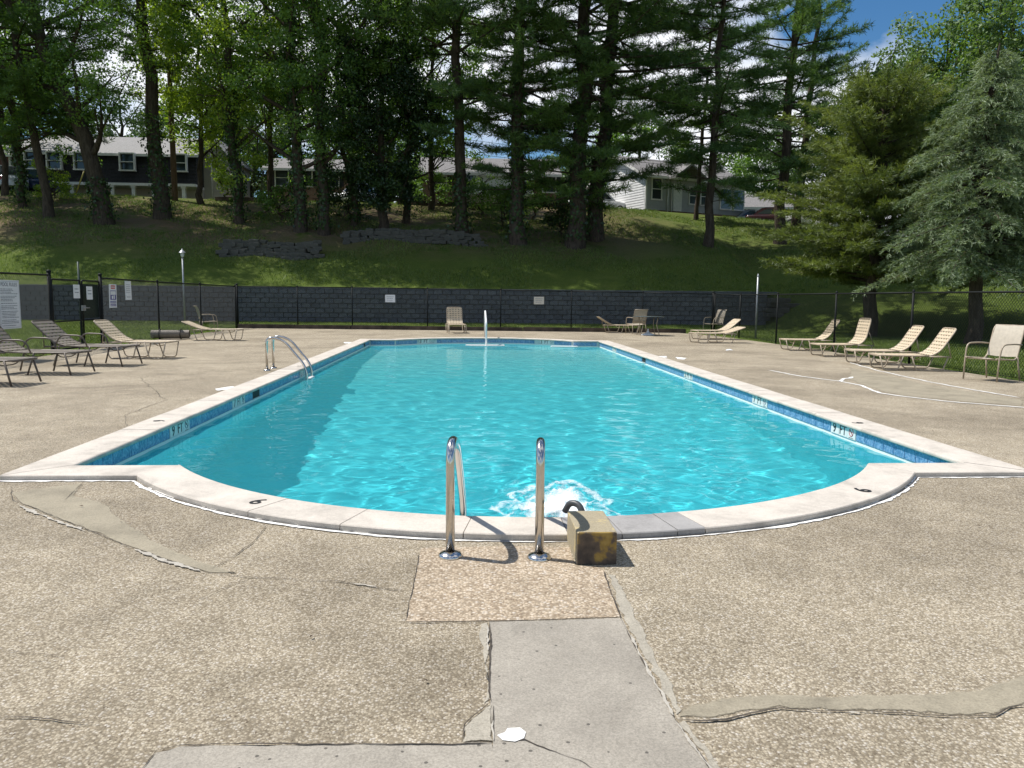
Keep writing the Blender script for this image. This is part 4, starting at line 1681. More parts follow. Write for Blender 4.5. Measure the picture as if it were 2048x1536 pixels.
# ================================================================== CONCRETE BLOCK AND WATER SPOUT
bl = thing('concrete_block', (0.655, 3.97, 0.0), 'concrete block with chipped yellow and black paint by the right handrail', 'concrete block')
m = MB()
m.bbox(-0.102, 0.102, -0.2, 0.2, 0.004, 0.172, 0.005)
m.build('block_body', M['painted_block'], bl)
sp_ = thing('fill_spout', (0.60, 4.30, COPE_Z), 'bent dark pipe spout pouring water behind the painted block', 'water spout')
m = MB()
m.tube(fillet([(0.08, -0.02, 0.02), (0.045, 0.05, 0.12), (-0.005, 0.09, 0.12), (-0.03, 0.11, 0.06)], 0.06, 6), 0.019, 12)
m.build('pipe', M['spout'], sp_)
m = MB()
m.bbox(0.055, 0.14, -0.07, 0.02, 0.0, 0.035, 0.004)
m.build('foot', M['spout'], sp_)
# water falling from the spout and the foam it makes
m = MB()
cols = []
for i in range(7):
    tt = i / 6
    w = 0.018 + 0.10 * tt
    cols.append((-0.035 - 0.12 * tt, 0.115 + 0.30 * tt, 0.065 - 0.26 * tt ** 1.6, w))
vs, fs = [], []
for i, (x, y, z, w) in enumerate(cols):
    for k in range(7):
        q = k / 6 - 0.5
        vs.append((x + q * w * 1.3, y + 0.018 * math.sin(k * 2.4 + i), z))
    if i:
        for k in range(6): fs.append(((i - 1) * 7 + k, (i - 1) * 7 + k + 1, i * 7 + k + 1, i * 7 + k))
wm = np_mesh('falling_water', np.array(vs), np.array(fs), M['foam'], True, np.full(len(fs), 0.62))
link('falling_water', wm, sp_)

# foam raft: lumpy surface that thins out towards its rim
rf = np.random.default_rng(11)
st_ = 0.012
fxs = np.arange(-0.1, 1.40, st_)
fys = np.arange(4.6, 6.5, st_)
FX, FY = np.meshgrid(fxs, fys)
cx_, cy_ = 0.64, 5.35
ang = np.arctan2(FY - cy_, (FX - cx_) * 1.0)
dd = np.sqrt(((FX - cx_) / 0.46) ** 2 + ((FY - cy_) / 0.80) ** 2)
wob = 0.10 * np.sin(ang * 3 + 1) + 0.08 * np.sin(ang * 7 + 2) + 0.05 * np.sin(ang * 13)
core = np.clip(1.15 - (dd + wob) * 1.02, -0.5, 1.0)
ringm = 0.42 * np.exp(-((dd + wob - 0.86) / 0.10) ** 2)
den = np.clip(core, 0, 1) ** 1.2 * 0.88 + 0.85 * ringm + 0.12
FZ = np.zeros_like(FX)
for i in range(26):
    lam = math.exp(rf.uniform(math.log(0.03), math.log(0.3)))
    a_ = rf.uniform(0, 6.28)
    FZ += lam * 0.035 * np.sin(2 * PI / lam * (FX * math.cos(a_) + FY * math.sin(a_)) + rf.uniform(0, 6.28))
FZ = WATER_Z + 0.016 + np.clip(FZ, -0.03, 0.06) * np.clip(core + 0.25, 0, 1) + 0.03 * np.clip(core - 0.3, 0, 1)
fi = np.arange(FX.size).reshape(FX.shape)
fq = np.stack([fi[:-1, :-1], fi[:-1, 1:], fi[1:, 1:], fi[1:, :-1]], -1).reshape(-1, 4)
dq = den[:-1, :-1].ravel()
kk = (dq > 0.12) & in_pool(FX[:-1, :-1].ravel(), FY[:-1, :-1].ravel(), 0.02)
foam = link('foam', np_mesh('foam', np.stack([FX, FY, FZ], -1).reshape(-1, 3), fq[kk], M['foam'], True, dq[kk]))
tag(foam, 'white foam churned up by the falling water', 'foam', None, 'stuff')

# floating white board near the shallow end
p = gp(1128, 694, WATER_Z)
t = thing('swim_board', (p.x, p.y - 0.1, WATER_Z + 0.005), 'thin white swim board floating near the shallow end tiles', 'swim board')
m = MB()
m.prism([(-.42, -.12), (.34, -.16), (.42, -.08), (.42, .1), (.3, .16), (-.42, .13)], 0.0, 0.03, 'z')
m.build('board', M['white_plastic'], t)


# ================================================================== FURNITURE
def lounger(loc, rz, back, label, dark=False, arms=False, group=None, seat_z=0.30):
    """local x runs from the foot (0) to the head; width along y"""
    t = thing('chaise_lounge', loc, label, 'lounger', group, rz)
    fm, sm = (M['frame_dark'], M['strap_dark']) if dark else (M['frame_tan'], M['strap'])
    w = 0.31
    hinge, bl_ = (1.14, 0.80) if arms else (0.96, 0.74)
    def prof(s):
        """along the bed: distance -> (x, z)"""
        if s <= hinge: return (s, seat_z - 0.006 * math.sin(PI * s / hinge))
        q = s - hinge
        c = 0.34
        # curved lower back
        n_ = 12
        x, z = hinge, seat_z
        for i in range(n_):
            u = q * (i + 0.5) / n_
            a_ = back * min(1.0, 0.25 + 0.75 * u / c)
            x += math.cos(a_) * q / n_
            z += math.sin(a_) * q / n_
        return (x, z)
    R_ = 0.0135
    # bed rails
    m = MB()
    foot = [(0.0, y, seat_z - 0.01) for y in (w - 0.05, -w + 0.05)]
    side = [(s, prof(s)[1]) for s in np.linspace(0.06, hinge, 5)]
    pts = [(x, w, z) for x, z in reversed(side)] + [(0.015, w - 0.02, seat_z)] + foot + [(0.015, -w + 0.02, seat_z)] + [(x, -w, z) for x, z in side]
    m.tube(pts, R_, 8)
    for sy in (-1, 1):
        m.tube([(hinge - 0.02, sy * (w + 0.012), seat_z - 0.012), (hinge + 0.36, sy * (w + 0.012), seat_z - 0.012)], R_, 8)
    m.build('seat_frame', fm, t)
    m = MB()
    bs_ = [prof(s) for s in np.linspace(hinge, hinge + bl_, 9)]
    tp = bs_[-1]
    ppv = bs_[-2]
    pts = [(x, w - 0.012, z) for x, z in bs_[:-1]] + [((tp[0] * .8 + ppv[0] * .2), w - 0.03, tp[1] * .8 + ppv[1] * .2), (tp[0], w - 0.09, tp[1]), (tp[0], -w + 0.09, tp[1]), ((tp[0] * .8 + ppv[0] * .2), -w + 0.03, tp[1] * .8 + ppv[1] * .2)] + [(x, -w + 0.012, z) for x, z in reversed(bs_[:-1])]
    m.tube(pts, R_, 8)
    m.build('back_frame', fm, t)
    # woven straps: cross straps over lengthwise straps
    def weave(s0, s1, ncross, nlong, name):
        m = MB()
        dl = (s1 - s0) / ncross
        for i in range(ncross):
            a_, b_ = prof(s0 + dl * (i + 0.19)), prof(s0 + dl * (i + 0.81))
            nx, nz = -(b_[1] - a_[1]), (b_[0] - a_[0])
            ln_ = math.hypot(nx, nz)
            nx, nz = nx / ln_ * 0.004, nz / ln_ * 0.004
            vs = []
            for y in (-w + 0.01, w - 0.01):
                for (x, z), s in ((a_, 1), (b_, 1), (b_, -1), (a_, -1)):
                    vs.append((x + nx * (1 + s), y, z + nz * (1 + s)))
            m.add(vs, [(0, 1, 2, 3), (7, 6, 5, 4), (0, 4, 5, 1), (1, 5, 6, 2), (2, 6, 7, 3), (3, 7, 4, 0)])
        for j in range(nlong):
            yc = -w + 0.03 + (2 * w - 0.06) * (j + 0.5) / nlong
            hw = (2 * w - 0.06) / nlong * 0.32
            ss = np.linspace(s0, s1, 9)
            vs, fs = [], []
            for q, s in enumerate(ss):
                x, z = prof(s)
                vs += [(x, yc - hw, z + 0.002), (x, yc + hw, z + 0.002), (x, yc + hw, z - 0.004), (x, yc - hw, z - 0.004)]
                if q:
                    b = 4 * q
                    fs += [(b - 4, b - 3, b + 1, b), (b - 2, b - 1, b + 3, b + 2), (b - 3, b - 2, b + 2, b + 1), (b - 1, b - 4, b, b + 3)]
            m.add(vs, fs)
        return tag(m.build(name, sm, t), kind='stuff')
    weave(0.03, hinge - 0.03, 11, 5, 'seat_webbing')
    weave(hinge + 0.03, hinge + bl_ - 0.015, 9, 5, 'back_webbing')
    # legs
    if arms:
        for sy in (-1, 1):
            for (xt, xb) in ((0.10, 0.0), (0.62, 0.74), (1.22, 1.34)):
                m = MB()
                m.tube([(xt, sy * (w + 0.01), seat_z), (xb, sy * (w + 0.03), 0.01)], R_ * 1.1, 8)
                m.build('leg', fm, t)
            m = MB()
            m.tube(fillet([(0.66, sy * (w + 0.03), seat_z - 0.02), (0.74, sy * (w + 0.04), seat_z + 0.20), (1.18, sy * (w + 0.04), seat_z + 0.21), (1.30, sy * (w + 0.03), seat_z - 0.03)], 0.13, 6), R_ * 1.05, 8)
            m.build('armrest', fm, t)
    else:
        for sy in (-1, 1):
            for (a_, b_, c, d) in ((0.02, 0.09, 0.36, 0.46), (0.62, 0.71, 1.20, 1.30)):
                m = MB()
                m.tube(fillet([(a_, sy * (w + 0.008), seat_z - 0.012), (b_, sy * (w + 0.02), 0.014), (c, sy * (w + 0.02), 0.014), (d, sy * (w + 0.008), seat_z - 0.012)], 0.06, 5), R_, 8)
                m.build('leg', fm, t)
    # ratchet prop behind the backrest
    m = MB()
    q = prof(hinge + bl_ * 0.62)
    for sy in (-1, 1):
        m.tube([(q[0], sy * (w - 0.03), q[1] - 0.005), (hinge + 0.40, sy * (w - 0.02), seat_z - 0.03)], 0.009, 6)
    m.tube([(hinge + 0.40, -w, seat_z - 0.03), (hinge + 0.40, w, seat_z - 0.03)], 0.009, 6)
    m.build('back_prop', fm, t)
    for x in (0.26, 0.80):
        m = MB()
        m.tube(fillet([(x, -w, seat_z - 0.015), (x, -w * 0.5, seat_z - 0.09), (x, w * 0.5, seat_z - 0.09), (x, w, seat_z - 0.015)], 0.1, 4), 0.009, 6)
        m.build('stretcher', fm, t)
    return t


def by_px(foot, head):
    """foot and head leg pixels on the deck -> location and heading"""
    a, b = gp(*foot), gp(*head)
    return a, math.atan2(b.y - a.y, b.x - a.x)


RG = 'tan strap loungers along the right fence'
for foot, ang, back, lab in (
    ((1573, 700), -0.12, 1.02, 'tan woven strap lounger nearest the corner of the row by the right fence'),
    ((1638, 712), -0.02, 1.36, 'tan woven strap lounger with the most upright back in the row'),
    ((1708, 727), -0.14, 1.02, 'tan woven strap lounger between the upright one and the last of the row'),
    ((1758, 738), -0.16, 1.02, 'tan woven strap lounger beside the beige armchair at the row end'),
):
    p = gp(*foot)
    lounger((p.x - 0.14, p.y, 0), ang, back, lab, group=RG)
p = gp(1392, 686)
lounger((p.x - 0.1, p.y + 0.1, 0), 0.12, 0.32, 'tan lounger with a low reclined back near the right fence corner', seat_z=0.31)
p = gp(1400, 681)
lounger((p.x, p.y + 0.75, 0), 0.10, 0.68, 'tan lounger with raised back just behind the low reclined one', seat_z=0.31)
# far lounger facing the pool
p = gp(922, 664)
lounger((p.x - 0.1, p.y - 1.35, 0), PI / 2 + 0.13, 1.34, 'strap lounger with upright back facing the pool at the far fence', seat_z=0.34)
# low lounger beside the far table
p = gp(1252, 666)
lounger((p.x + 0.5, p.y + 0.3, 0), PI + 0.05, 0.55, 'small tan lounger beside the far round table', seat_z=0.31)
# left side, heads towards the fence
p = gp(323, 719)
lounger((p.x + 0.12, p.y + 0.35, 0), PI - 0.06, 0.78, 'cream strap lounger with raised back between gate post and pool ladder', seat_z=0.36)
p = gp(466, 682)
lounger((p.x + 0.15, p.y + 0.3, 0), PI - 0.02, 0.38, 'cream strap lounger beside the rolled cover at the left fence', seat_z=0.34)
LG = 'dark loungers with armrests by the gate'
p = gp(252, 735)
lounger((p.x - 0.05, p.y + 0.4, 0), PI - 0.12, 0.74, 'dark bronze lounger with armrests below the gate post', True, True, LG, 0.38)
p = gp(143, 752)
lounger((p.x + 0.02, p.y + 0.35, 0), PI - 0.10, 0.85, 'dark bronze lounger with armrests below the rules board', True, True, LG, 0.38)
p = gp(30, 774)
lounger((p.x, p.y + 0.3, 0), PI - 0.08, 0.85, 'dark bronze lounger with only its foot end in view', True, True, LG, 0.38)


def armchair(loc, rz, label, dark=False, group=None):
    """sling chair, faces local -y"""
    t = thing('sling_chair', loc, label, 'chair', group, rz)
    fm, sm = (M['frame_dark'], M['sling_dark']) if dark else (M['frame_tan'], M['sling'])
    w = 0.27
    R_ = 0.0135
    for s in (-1, 1):
        m = MB()
        m.tube(fillet([(s * w, -0.27, 0.40), (s * w, 0.20, 0.37), (s * w, 0.27, 0.42), (s * w, 0.40, 0.90), (s * w, 0.46, 0.96)], 0.08, 5), R_, 8)
        m.build('side_rail', fm, t)
        m = MB()
        m.tube(fillet([(s * (w + 0.035), -0.26, 0.01), (s * (w + 0.04), -0.24, 0.44), (s * (w + 0.05), -0.20, 0.64), (s * (w + 0.05), 0.12, 0.65), (s * (w + 0.02), 0.34, 0.63)], 0.10, 6), R_, 8)
        m.build('armrest', fm, t)
        m = MB()
        m.tube([(s * (w + 0.01), 0.26, 0.42), (s * (w + 0.03), 0.34, 0.01)], R_, 8)
        m.build('leg', fm, t)
        m = MB()
        m.tube([(s * (w + 0.038), -0.25, 0.40), (s * w, -0.20, 0.39)], R_, 8)
        m.build('bracket', fm, t)
    for (y_, z_) in ((-0.24, 0.385), (0.30, 0.50), (0.46, 0.955)):
        m = MB()
        m.tube([(-w, y_, z_), (w, y_, z_)], R_, 8)
        m.build('cross_bar', fm, t)
    def sheet(path, name):
        mm = MB()
        vs, fs = [], []
        for i, (y, z) in enumerate(path):
            for x in (-w, -w * 0.4, w * 0.4, w):
                vs.append((x, y, z - (0.012 if abs(x) < w * 0.9 else 0)))
            if i:
                for k in range(3): fs.append(((i - 1) * 4 + k, (i - 1) * 4 + k + 1, i * 4 + k + 1, i * 4 + k))
        n_ = len(vs)
        vs2 = [(x, y + 0.004, z - 0.004) for x, y, z in vs]
        mm.add(vs, fs, True)
        mm.add(vs2, [tuple(reversed(f)) for f in fs], True)
        mm.build(name, sm, t)
    sheet([(-0.27, 0.405), (-0.1, 0.385), (0.1, 0.37), (0.2, 0.38)], 'seat')
    sheet([(0.26, 0.43), (0.30, 0.58), (0.345, 0.74), (0.40, 0.90), (0.445, 0.965)], 'backrest')
    return t


p = gp(1990, 764)
armchair((p.x + 0.08, p.y + 0.25, 0), PI / 2 + 0.35 + PI, 'beige sling armchair at the end of the lounger row', group=None)
p = gp(1432, 667)
armchair((p.x - 0.1, p.y + 0.1, 0), -PI / 2 + 0.35, 'beige sling armchair near the corner of the far and right fences')
p = gp(1275, 668)
armchair((p.x - 0.05, p.y + 0.1, 0), PI + 0.25, 'beige sling armchair drawn up to the far round table')
p = gp(420, 664)
armchair((p.x - 0.1, p.y + 0.2, 0), PI / 2 + 0.5, 'brown sling armchair near the left fence corner')  # paler tan set instead of brown, to make the arms look sunlit

p = gp(1297, 671)
tb = thing('patio_table', (p.x, p.y + 0.1, 0), 'round glass patio table with umbrella base at the far fence', 'table')
m = MB()
m.lathe([(0.001, 0.725), (0.60, 0.725), (0.61, 0.715), (0.60, 0.70), (0.001, 0.70)], 32)
m.build('table_top', M['glass_top'], tb)
for k in range(4):
    a_ = PI / 4 + k * PI / 2
    m = MB()
    m.tube(fillet([(0.42 * math.cos(a_), 0.42 * math.sin(a_), 0.70), (0.36 * math.cos(a_), 0.36 * math.sin(a_), 0.40), (0.50 * math.cos(a_), 0.50 * math.sin(a_), 0.01)], 0.1), 0.014, 8)
    m.build('leg', M['frame_tan'], tb)
m = MB()
m.lathe([(0.001, 0.0), (0.25, 0.0), (0.26, 0.03), (0.20, 0.06), (0.07, 0.10), (0.03, 0.16), (0.028, 0.25), (0.001, 0.25)], 20)
m.build('umbrella_base', M['white_plastic'], tb)
# scrap of paper on the deck
p = gp(1458, 701)
t = thing('paper_scrap', (p.x, p.y, 0.004), 'crumpled scrap of white paper lying on the open deck', 'paper')
m = MB()
m.add([(-.09, -.04, .0), (-.03, .05, .03), (.0, -.05, .012), (.05, .05, .035), (.10, -.03, .004), (.09, .04, .0), (-.08, .05, .004)], [(0, 2, 1), (1, 2, 3), (2, 4, 3), (3, 4, 5), (0, 1, 6)])
m.build('sheet', M['sign_white'], t)


# ================================================================== TREES
def tubes_np(paths, n=6):
    """paths: list of (points (k,3), radii (k,)) -> verts, quads"""
    V, F = [], []
    b = 0
    cs = np.stack([np.cos(np.arange(n) * 2 * PI / n), np.sin(np.arange(n) * 2 * PI / n)], 1)
    for P, R in paths:
        P = np.asarray(P, float)
        R = np.asarray(R, float)
        k = len(P)
        D = np.gradient(P, axis=0)
        D /= np.linalg.norm(D, axis=1, keepdims=True) + 1e-9
        ref = np.where(np.abs(D[:, 2:3]) > 0.9, np.array([[1.0, 0, 0]]), np.array([[0, 0, 1.0]]))
        A = np.cross(D, ref)
        A /= np.linalg.norm(A, axis=1, keepdims=True) + 1e-9
        B = np.cross(D, A)
        v = P[:, None, :] + R[:, None, None] * (A[:, None, :] * cs[None, :, 0:1] + B[:, None, :] * cs[None, :, 1:2])
        V.append(v.reshape(-1, 3))
        i = np.arange(k - 1)[:, None] * n
        j = np.arange(n)[None, :]
        l = (j + 1) % n
        F.append((b + np.stack([i + j, i + l, i + n + l, i + n + j], -1)).reshape(-1, 4))
        b += k * n
    return np.concatenate(V), np.concatenate(F)


def unit(v):
    return v / (np.linalg.norm(v, axis=-1, keepdims=True) + 1e-9)


def blades(rg, C, D, per, length, width, spread, tint_c, tint_j=0.25, droop=0.0):
    """thin triangles fanning out from centres C along directions D"""
    n = len(C)
    C = np.repeat(C, per, 0)
    D = np.repeat(D, per, 0)
    tt = np.repeat(tint_c, per)
    d = unit(D + rg.normal(size=D.shape) * spread)
    d[:, 2] -= droop
    d = unit(d)
    L = length * rg.uniform(0.65, 1.2, len(d))[:, None]
    s = unit(np.cross(d, rg.normal(size=d.shape)))
    w = width * rg.uniform(0.7, 1.2, len(d))[:, None] * 0.5
    st = C + rg.normal(size=C.shape) * length * 0.12
    v = np.stack([st - s * w * 0.6, st + s * w * 0.6, st + d * L * 0.6 + s * w, st + d * L], 1)
    f = np.arange(len(d) * 4).reshape(-1, 4)[:, [0, 1, 2, 3]]
    return v.reshape(-1, 3), f, np.clip(tt + rg.normal(size=len(d)) * tint_j, 0, 1)


def leaves(rg, C, rad, per, size, tint_c, tint_j=0.2, flat=0.35, squash=0.65):
    """broad leaves scattered through clumps with centres C and radii rad"""
    n = len(C)
    Cc = np.repeat(C, per, 0)
    rr = np.repeat(rad, per)[:, None]
    tt = np.repeat(tint_c, per)
    off = unit(rg.normal(size=Cc.shape)) * (rg.uniform(0, 1, (len(Cc), 1)) ** 0.45) * rr
    off[:, 2] *= squash
    P = Cc + off
    nrm = unit(rg.normal(size=P.shape) * (1 - flat) + np.array([0, 0, 1.0]) * flat * 1.6 + unit(off) * 0.5)
    a = unit(np.cross(nrm, rg.normal(size=P.shape)))
    b = np.cross(nrm, a)
    L = size * rg.uniform(0.6, 1.25, (len(P), 1))
    v = np.stack([P - a * L * 0.5, P + b * L * 0.30, P + a * L * 0.5, P - b * L * 0.30], 1)
    return v.reshape(-1, 3), np.arange(len(P) * 4).reshape(-1, 4), np.clip(tt + rg.normal(size=len(P)) * tint_j, 0, 1)


def curve_path(P, k):
    """smooth interpolation through control points"""
    P = np.asarray(P, float)
    t = np.linspace(0, len(P) - 1, k)
    out = np.zeros((k, 3))
    for i, u in enumerate(t):
        j = min(int(u), len(P) - 2)
        f = u - j
        p0, p1, p2, p3 = P[max(j - 1, 0)], P[j], P[j + 1], P[min(j + 2, len(P) - 1)]
        out[i] = 0.5 * ((2 * p1) + (-p0 + p2) * f + (2 * p0 - 5 * p1 + 4 * p2 - p3) * f * f + (-p0 + 3 * p1 - 3 * p2 + p3) * f ** 3)
    return out


def finish_tree(name, base, label, wood, leafsets, bark, group=None, cat='tree', ivy=None):
    t = thing(name, base, label, cat, group)
    tp, bp = wood
    v, f = tubes_np([tp], 10)
    link('trunk', np_mesh('trunk', v, f, bark, True), t)
    if bp:
        v, f = tubes_np(bp, 5)
        tag(link('limbs', np_mesh('limbs', v, f, bark, True), t), kind='stuff')
    for nm, (v, f, ti), mat in leafsets:
        tag(link(nm, np_mesh(nm, v, f, mat, False, ti), t), kind='stuff')
    return t


def trunk_path(rg, H, r0, lean, k=14, wob=0.12, reach=0.09):
    """lean: list of (x offset, y offset) control points from the base to the top"""
    P = np.array([[lx, ly, H * i / (len(lean) - 1)] for i, (lx, ly) in enumerate(lean)])
    c = curve_path(P, k)
    c[1:, :2] += rg.normal(size=(k - 1, 2)) * wob
    c[:, 1] -= reach * H * np.clip(c[:, 2] / H, 0, 1) ** 1.5      # trunk tipped over the bank so its crown shades the slope
    c[0, 2] = -0.4
    tt = np.linspace(0, 1, k)
    R = r0 * (1 - tt) ** 0.75 + 0.02
    R[0] *= 1.35
    R[1] *= 1.03
    return c, R


def trunk_at(tp, z):
    P, R = tp
    return np.array([np.interp(z, P[:, 2], P[:, 0]), np.interp(z, P[:, 2], P[:, 1]), z]), float(np.interp(z, P[:, 2], R))


def ivy_set(rg, tp, z0, z1, n, size=0.17, puff=0.16):
    z = rg.uniform(0, 1, n) ** 0.9 * (z1 - z0) + z0
    a = rg.uniform(0, 2 * PI, n)
    P = np.stack([np.interp(z, tp[0][:, 2], tp[0][:, 0]), np.interp(z, tp[0][:, 2], tp[0][:, 1]), z], 1)
    R = np.interp(z, tp[0][:, 2], tp[1])
    lump = 1 + 0.8 * np.sin(z * 2.1 + a * 2) * np.sin(z * 0.9 + 1)
    rr = R + puff * np.abs(rg.normal(size=n)) * lump
    out = np.stack([np.cos(a), np.sin(a), np.zeros(n)], 1)
    C = P + out * rr[:, None]
    nrm = unit(out + rg.normal(size=out.shape) * 0.5)
    a1 = unit(np.cross(nrm, rg.normal(size=out.shape)))
    b1 = np.cross(nrm, a1)
    L = size * rg.uniform(0.6, 1.3, (n, 1))
    v = np.stack([C - a1 * L * .5, C + b1 * L * .42, C + a1 * L * .5, C - b1 * L * .42], 1).reshape(-1, 3)
    return v, np.arange(n * 4).reshape(-1, 4), np.clip(rg.normal(0.45, 0.3, n), 0, 1)


def pine(base, H, r0, z_crown, rmax, label, seed, lean=((0, 0), (0, 0)), mat='leaf_pine', whorl=0.62, per=11, ivy=0, gap=0.22, bark='bark', droop=0.0, group=None, dead=6, up=0.10, tuft=0.33, broad=0.35):
    rg = np.random.default_rng(seed)
    tp = trunk_path(rg, H, r0, lean, wob=min(0.12, r0 * 0.28))
    bp, C, D, T = [], [], [], []
    z = z_crown
    while z < H - 0.3:
        t = (z - z_crown) / (H - z_crown)
        Lm = rmax * (1 - t ** 1.8) * (0.62 + 0.5 * min(1, t * 4)) * (1 + broad * math.exp(-((t - 0.62) / 0.22) ** 2))  # unseen upper crown widened by broad to throw shade on the bank
        for a0 in rg.uniform(0, 2 * PI) + np.arange(rg.integers(3, 6)) * 2 * PI / 4.5:
            if rg.uniform() < gap: continue
            a = a0 + rg.normal() * 0.3
            L = max(0.5, Lm * rg.uniform(0.55, 1.12))
            o, tr = trunk_at(tp, z + rg.uniform(-0.25, 0.25))
            el = up + rg.normal() * 0.22 - 0.15 * (1 - t)
            full = rg.uniform(0.55, 1.5)
            k = 5
            s = np.linspace(0, 1, k)
            dirxy = np.array([math.cos(a), math.sin(a)])
            side = np.array([-dirxy[1], dirxy[0]])
            bend = rg.normal() * 0.10
            P = np.stack([o[0] + dirxy[0] * L * s + side[0] * bend * L * s ** 2, o[1] + dirxy[1] * L * s + side[1] * bend * L * s ** 2,
                          o[2] + L * (math.tan(el) * s + 0.10 * s ** 2 - droop * s ** 2)], 1)
            r1 = 0.018 + 0.011 * L
            bp.append((P, r1 * (1 - s * 0.85)))
            ct = rg.uniform(0.15, 0.7)
            # side twigs
            nt_ = int((4 + L * 3.0) * full)
            for q in range(nt_):
                u = 0.30 + 0.70 * (q + rg.uniform()) / nt_
                b0 = np.array([np.interp(u, s, P[:, i]) for i in range(3)])
                sd = 1 if q % 2 else -1
                tl = (0.30 + 0.22 * L * (1.05 - u)) * rg.uniform(0.7, 1.3)
                ta = a + sd * rg.uniform(0.5, 1.1)
                td = np.array([math.cos(ta), math.sin(ta), 0.12 + rg.normal() * 0.12 - droop * 0.5])
                m_ = max(1, int(tl / 0.20))
                for w_ in range(m_ + 1):
                    C.append(b0 + td * tl * (w_ / max(1, m_)))
                    D.append(td + np.array([0, 0, 0.25]))
                    T.append(ct + rg.normal() * 0.12)
            C.append(P[-1]); D.append(P[-1] - P[-2]); T.append(ct)
        z += whorl * rg.uniform(0.7, 1.35)
    # bare dead stubs under the crown
    for _ in range(dead):
        zz = rg.uniform(z_crown * 0.45, z_crown + 1.0)
        o, tr = trunk_at(tp, zz)
        a = rg.uniform(0, 2 * PI)
        L = rg.uniform(0.8, 2.4)
        s = np.linspace(0, 1, 4)
        P = np.stack([o[0] + math.cos(a) * L * s, o[1] + math.sin(a) * L * s, zz + L * (0.05 * s - 0.18 * s ** 2)], 1)
        bp.append((P, 0.022 * (1 - 0.8 * s)))
    C, D, T = np.array(C), unit(np.array(D)), np.array(T)
    V, F, TI = blades(rg, C, D, per, tuft, 0.046, 0.8, T, 0.18)
    sets = [('crown', (V, F, TI), M[mat])]
    if ivy: sets.append(('ivy', ivy_set(rg, tp, 0.2, ivy, int(ivy * 150)), M['leaf_ivy']))
    return finish_tree('pine_tree', base, label, (tp, bp), sets, M[bark], group)


def broadleaf(base, H, r0, z_crown, rx, label, seed, lean=((0, 0), (0, 0)), mat='leaf_mid', nclump=170, per=110, size=0.165, ivy=0, crown_c=None, bark='bark', ry=None, name='broadleaf_tree', clump=0.85, shell=0.5, group=None, flat=0.35, nlimb=14):
    rg = np.random.default_rng(seed)
    tp = trunk_path(rg, H * 0.92, r0, lean)
    ry = ry or rx
    zc = (z_crown + H) / 2
    rz_ = (H - z_crown) / 2
    bp = []
    # limb ends inside an uneven ellipsoid
    ends, tt = [], []
    for i in range(nlimb):
        a = i * 2.4 + rg.normal() * 0.3
        u = (i + 0.5) / nlimb
        z0 = max(H * 0.16, z_crown * 0.8 + (H * 0.80 - z_crown * 0.8) * u * 0.85)
        o, tr = trunk_at(tp, z0)
        ze = z_crown + (H - z_crown) * (0.10 + 0.85 * u) + rg.normal() * 0.4
        q = max(0.05, 1 - ((ze - zc) / rz_) ** 2) ** 0.5
        L = rg.uniform(0.65, 1.0) * q
        top, _ = trunk_at(tp, min(ze, H * 0.9))
        e = np.array([top[0] + math.cos(a) * L * rx, top[1] + math.sin(a) * L * ry, ze])
        s = np.linspace(0, 1, 6)
        mid = (o + e) / 2 + np.array([0, 0, -0.08 * L * rx]) + rg.normal(size=3) * 0.25
        P = ((1 - s) ** 2)[:, None] * o + (2 * s * (1 - s))[:, None] * mid + (s ** 2)[:, None] * e
        bp.append((P, (tr * 0.5) * (1 - s * 0.88) + 0.008))
        for w_ in range(4):
            u2 = rg.uniform(0.35, 0.95)
            b0 = np.array([np.interp(u2, s, P[:, k]) for k in range(3)])
            d = unit(rg.normal(size=3) + np.array([math.cos(a), math.sin(a), 0.5]) * 0.8)
            l2 = rg.uniform(0.8, 2.0) * rx / 4
            s2 = np.linspace(0, 1, 4)
            P2 = b0 + d * (s2 * l2)[:, None] + np.array([0, 0, 0.12 * l2]) * (s2 ** 2)[:, None]
            bp.append((P2, 0.05 * (1 - u2) + 0.022 * (1 - s2 * 0.8)))
            ends.append(P2[-1])
        ends.append(e)
    ends = np.array(ends)
    # foliage clumps: around limb ends plus a broken shell
    k1 = int(nclump * (1 - shell))
    C1 = ends[rg.integers(0, len(ends), k1)] + rg.normal(size=(k1, 3)) * np.array([rx, ry, rz_]) * 0.10
    k2 = nclump - k1
    d = unit(rg.normal(size=(k2, 3)))
    lump = 0.80 + 0.16 * np.sin(d[:, 0] * 5 + seed) * np.sin(d[:, 2] * 6 + 1) + 0.10 * np.sin(d[:, 1] * 9 + d[:, 2] * 7)
    rad = lump * rg.uniform(0.72, 1.02, k2)
    ct, _ = trunk_at(tp, zc if zc < H * 0.9 else H * 0.9)
    C2 = np.stack([ct[0] + d[:, 0] * rx * rad, ct[1] + d[:, 1] * ry * rad, zc + d[:, 2] * rz_ * rad], 1)
    C = np.concatenate([C1, C2])
    R = clump * rg.uniform(0.55, 1.2, len(C))
    T = np.clip(rg.normal(0.5, 0.22, len(C)), 0, 1)
    sets = [('crown', leaves(rg, C, R, per, size, T, 0.18, flat), M[mat])]
    if ivy: sets.append(('ivy', ivy_set(rg, tp, 0.2, ivy, int(ivy * 170)), M['leaf_ivy']))
    return finish_tree(name, base, label, (tp, bp), sets, M[bark], group, 'shrub' if name == 'shrub' else 'tree')


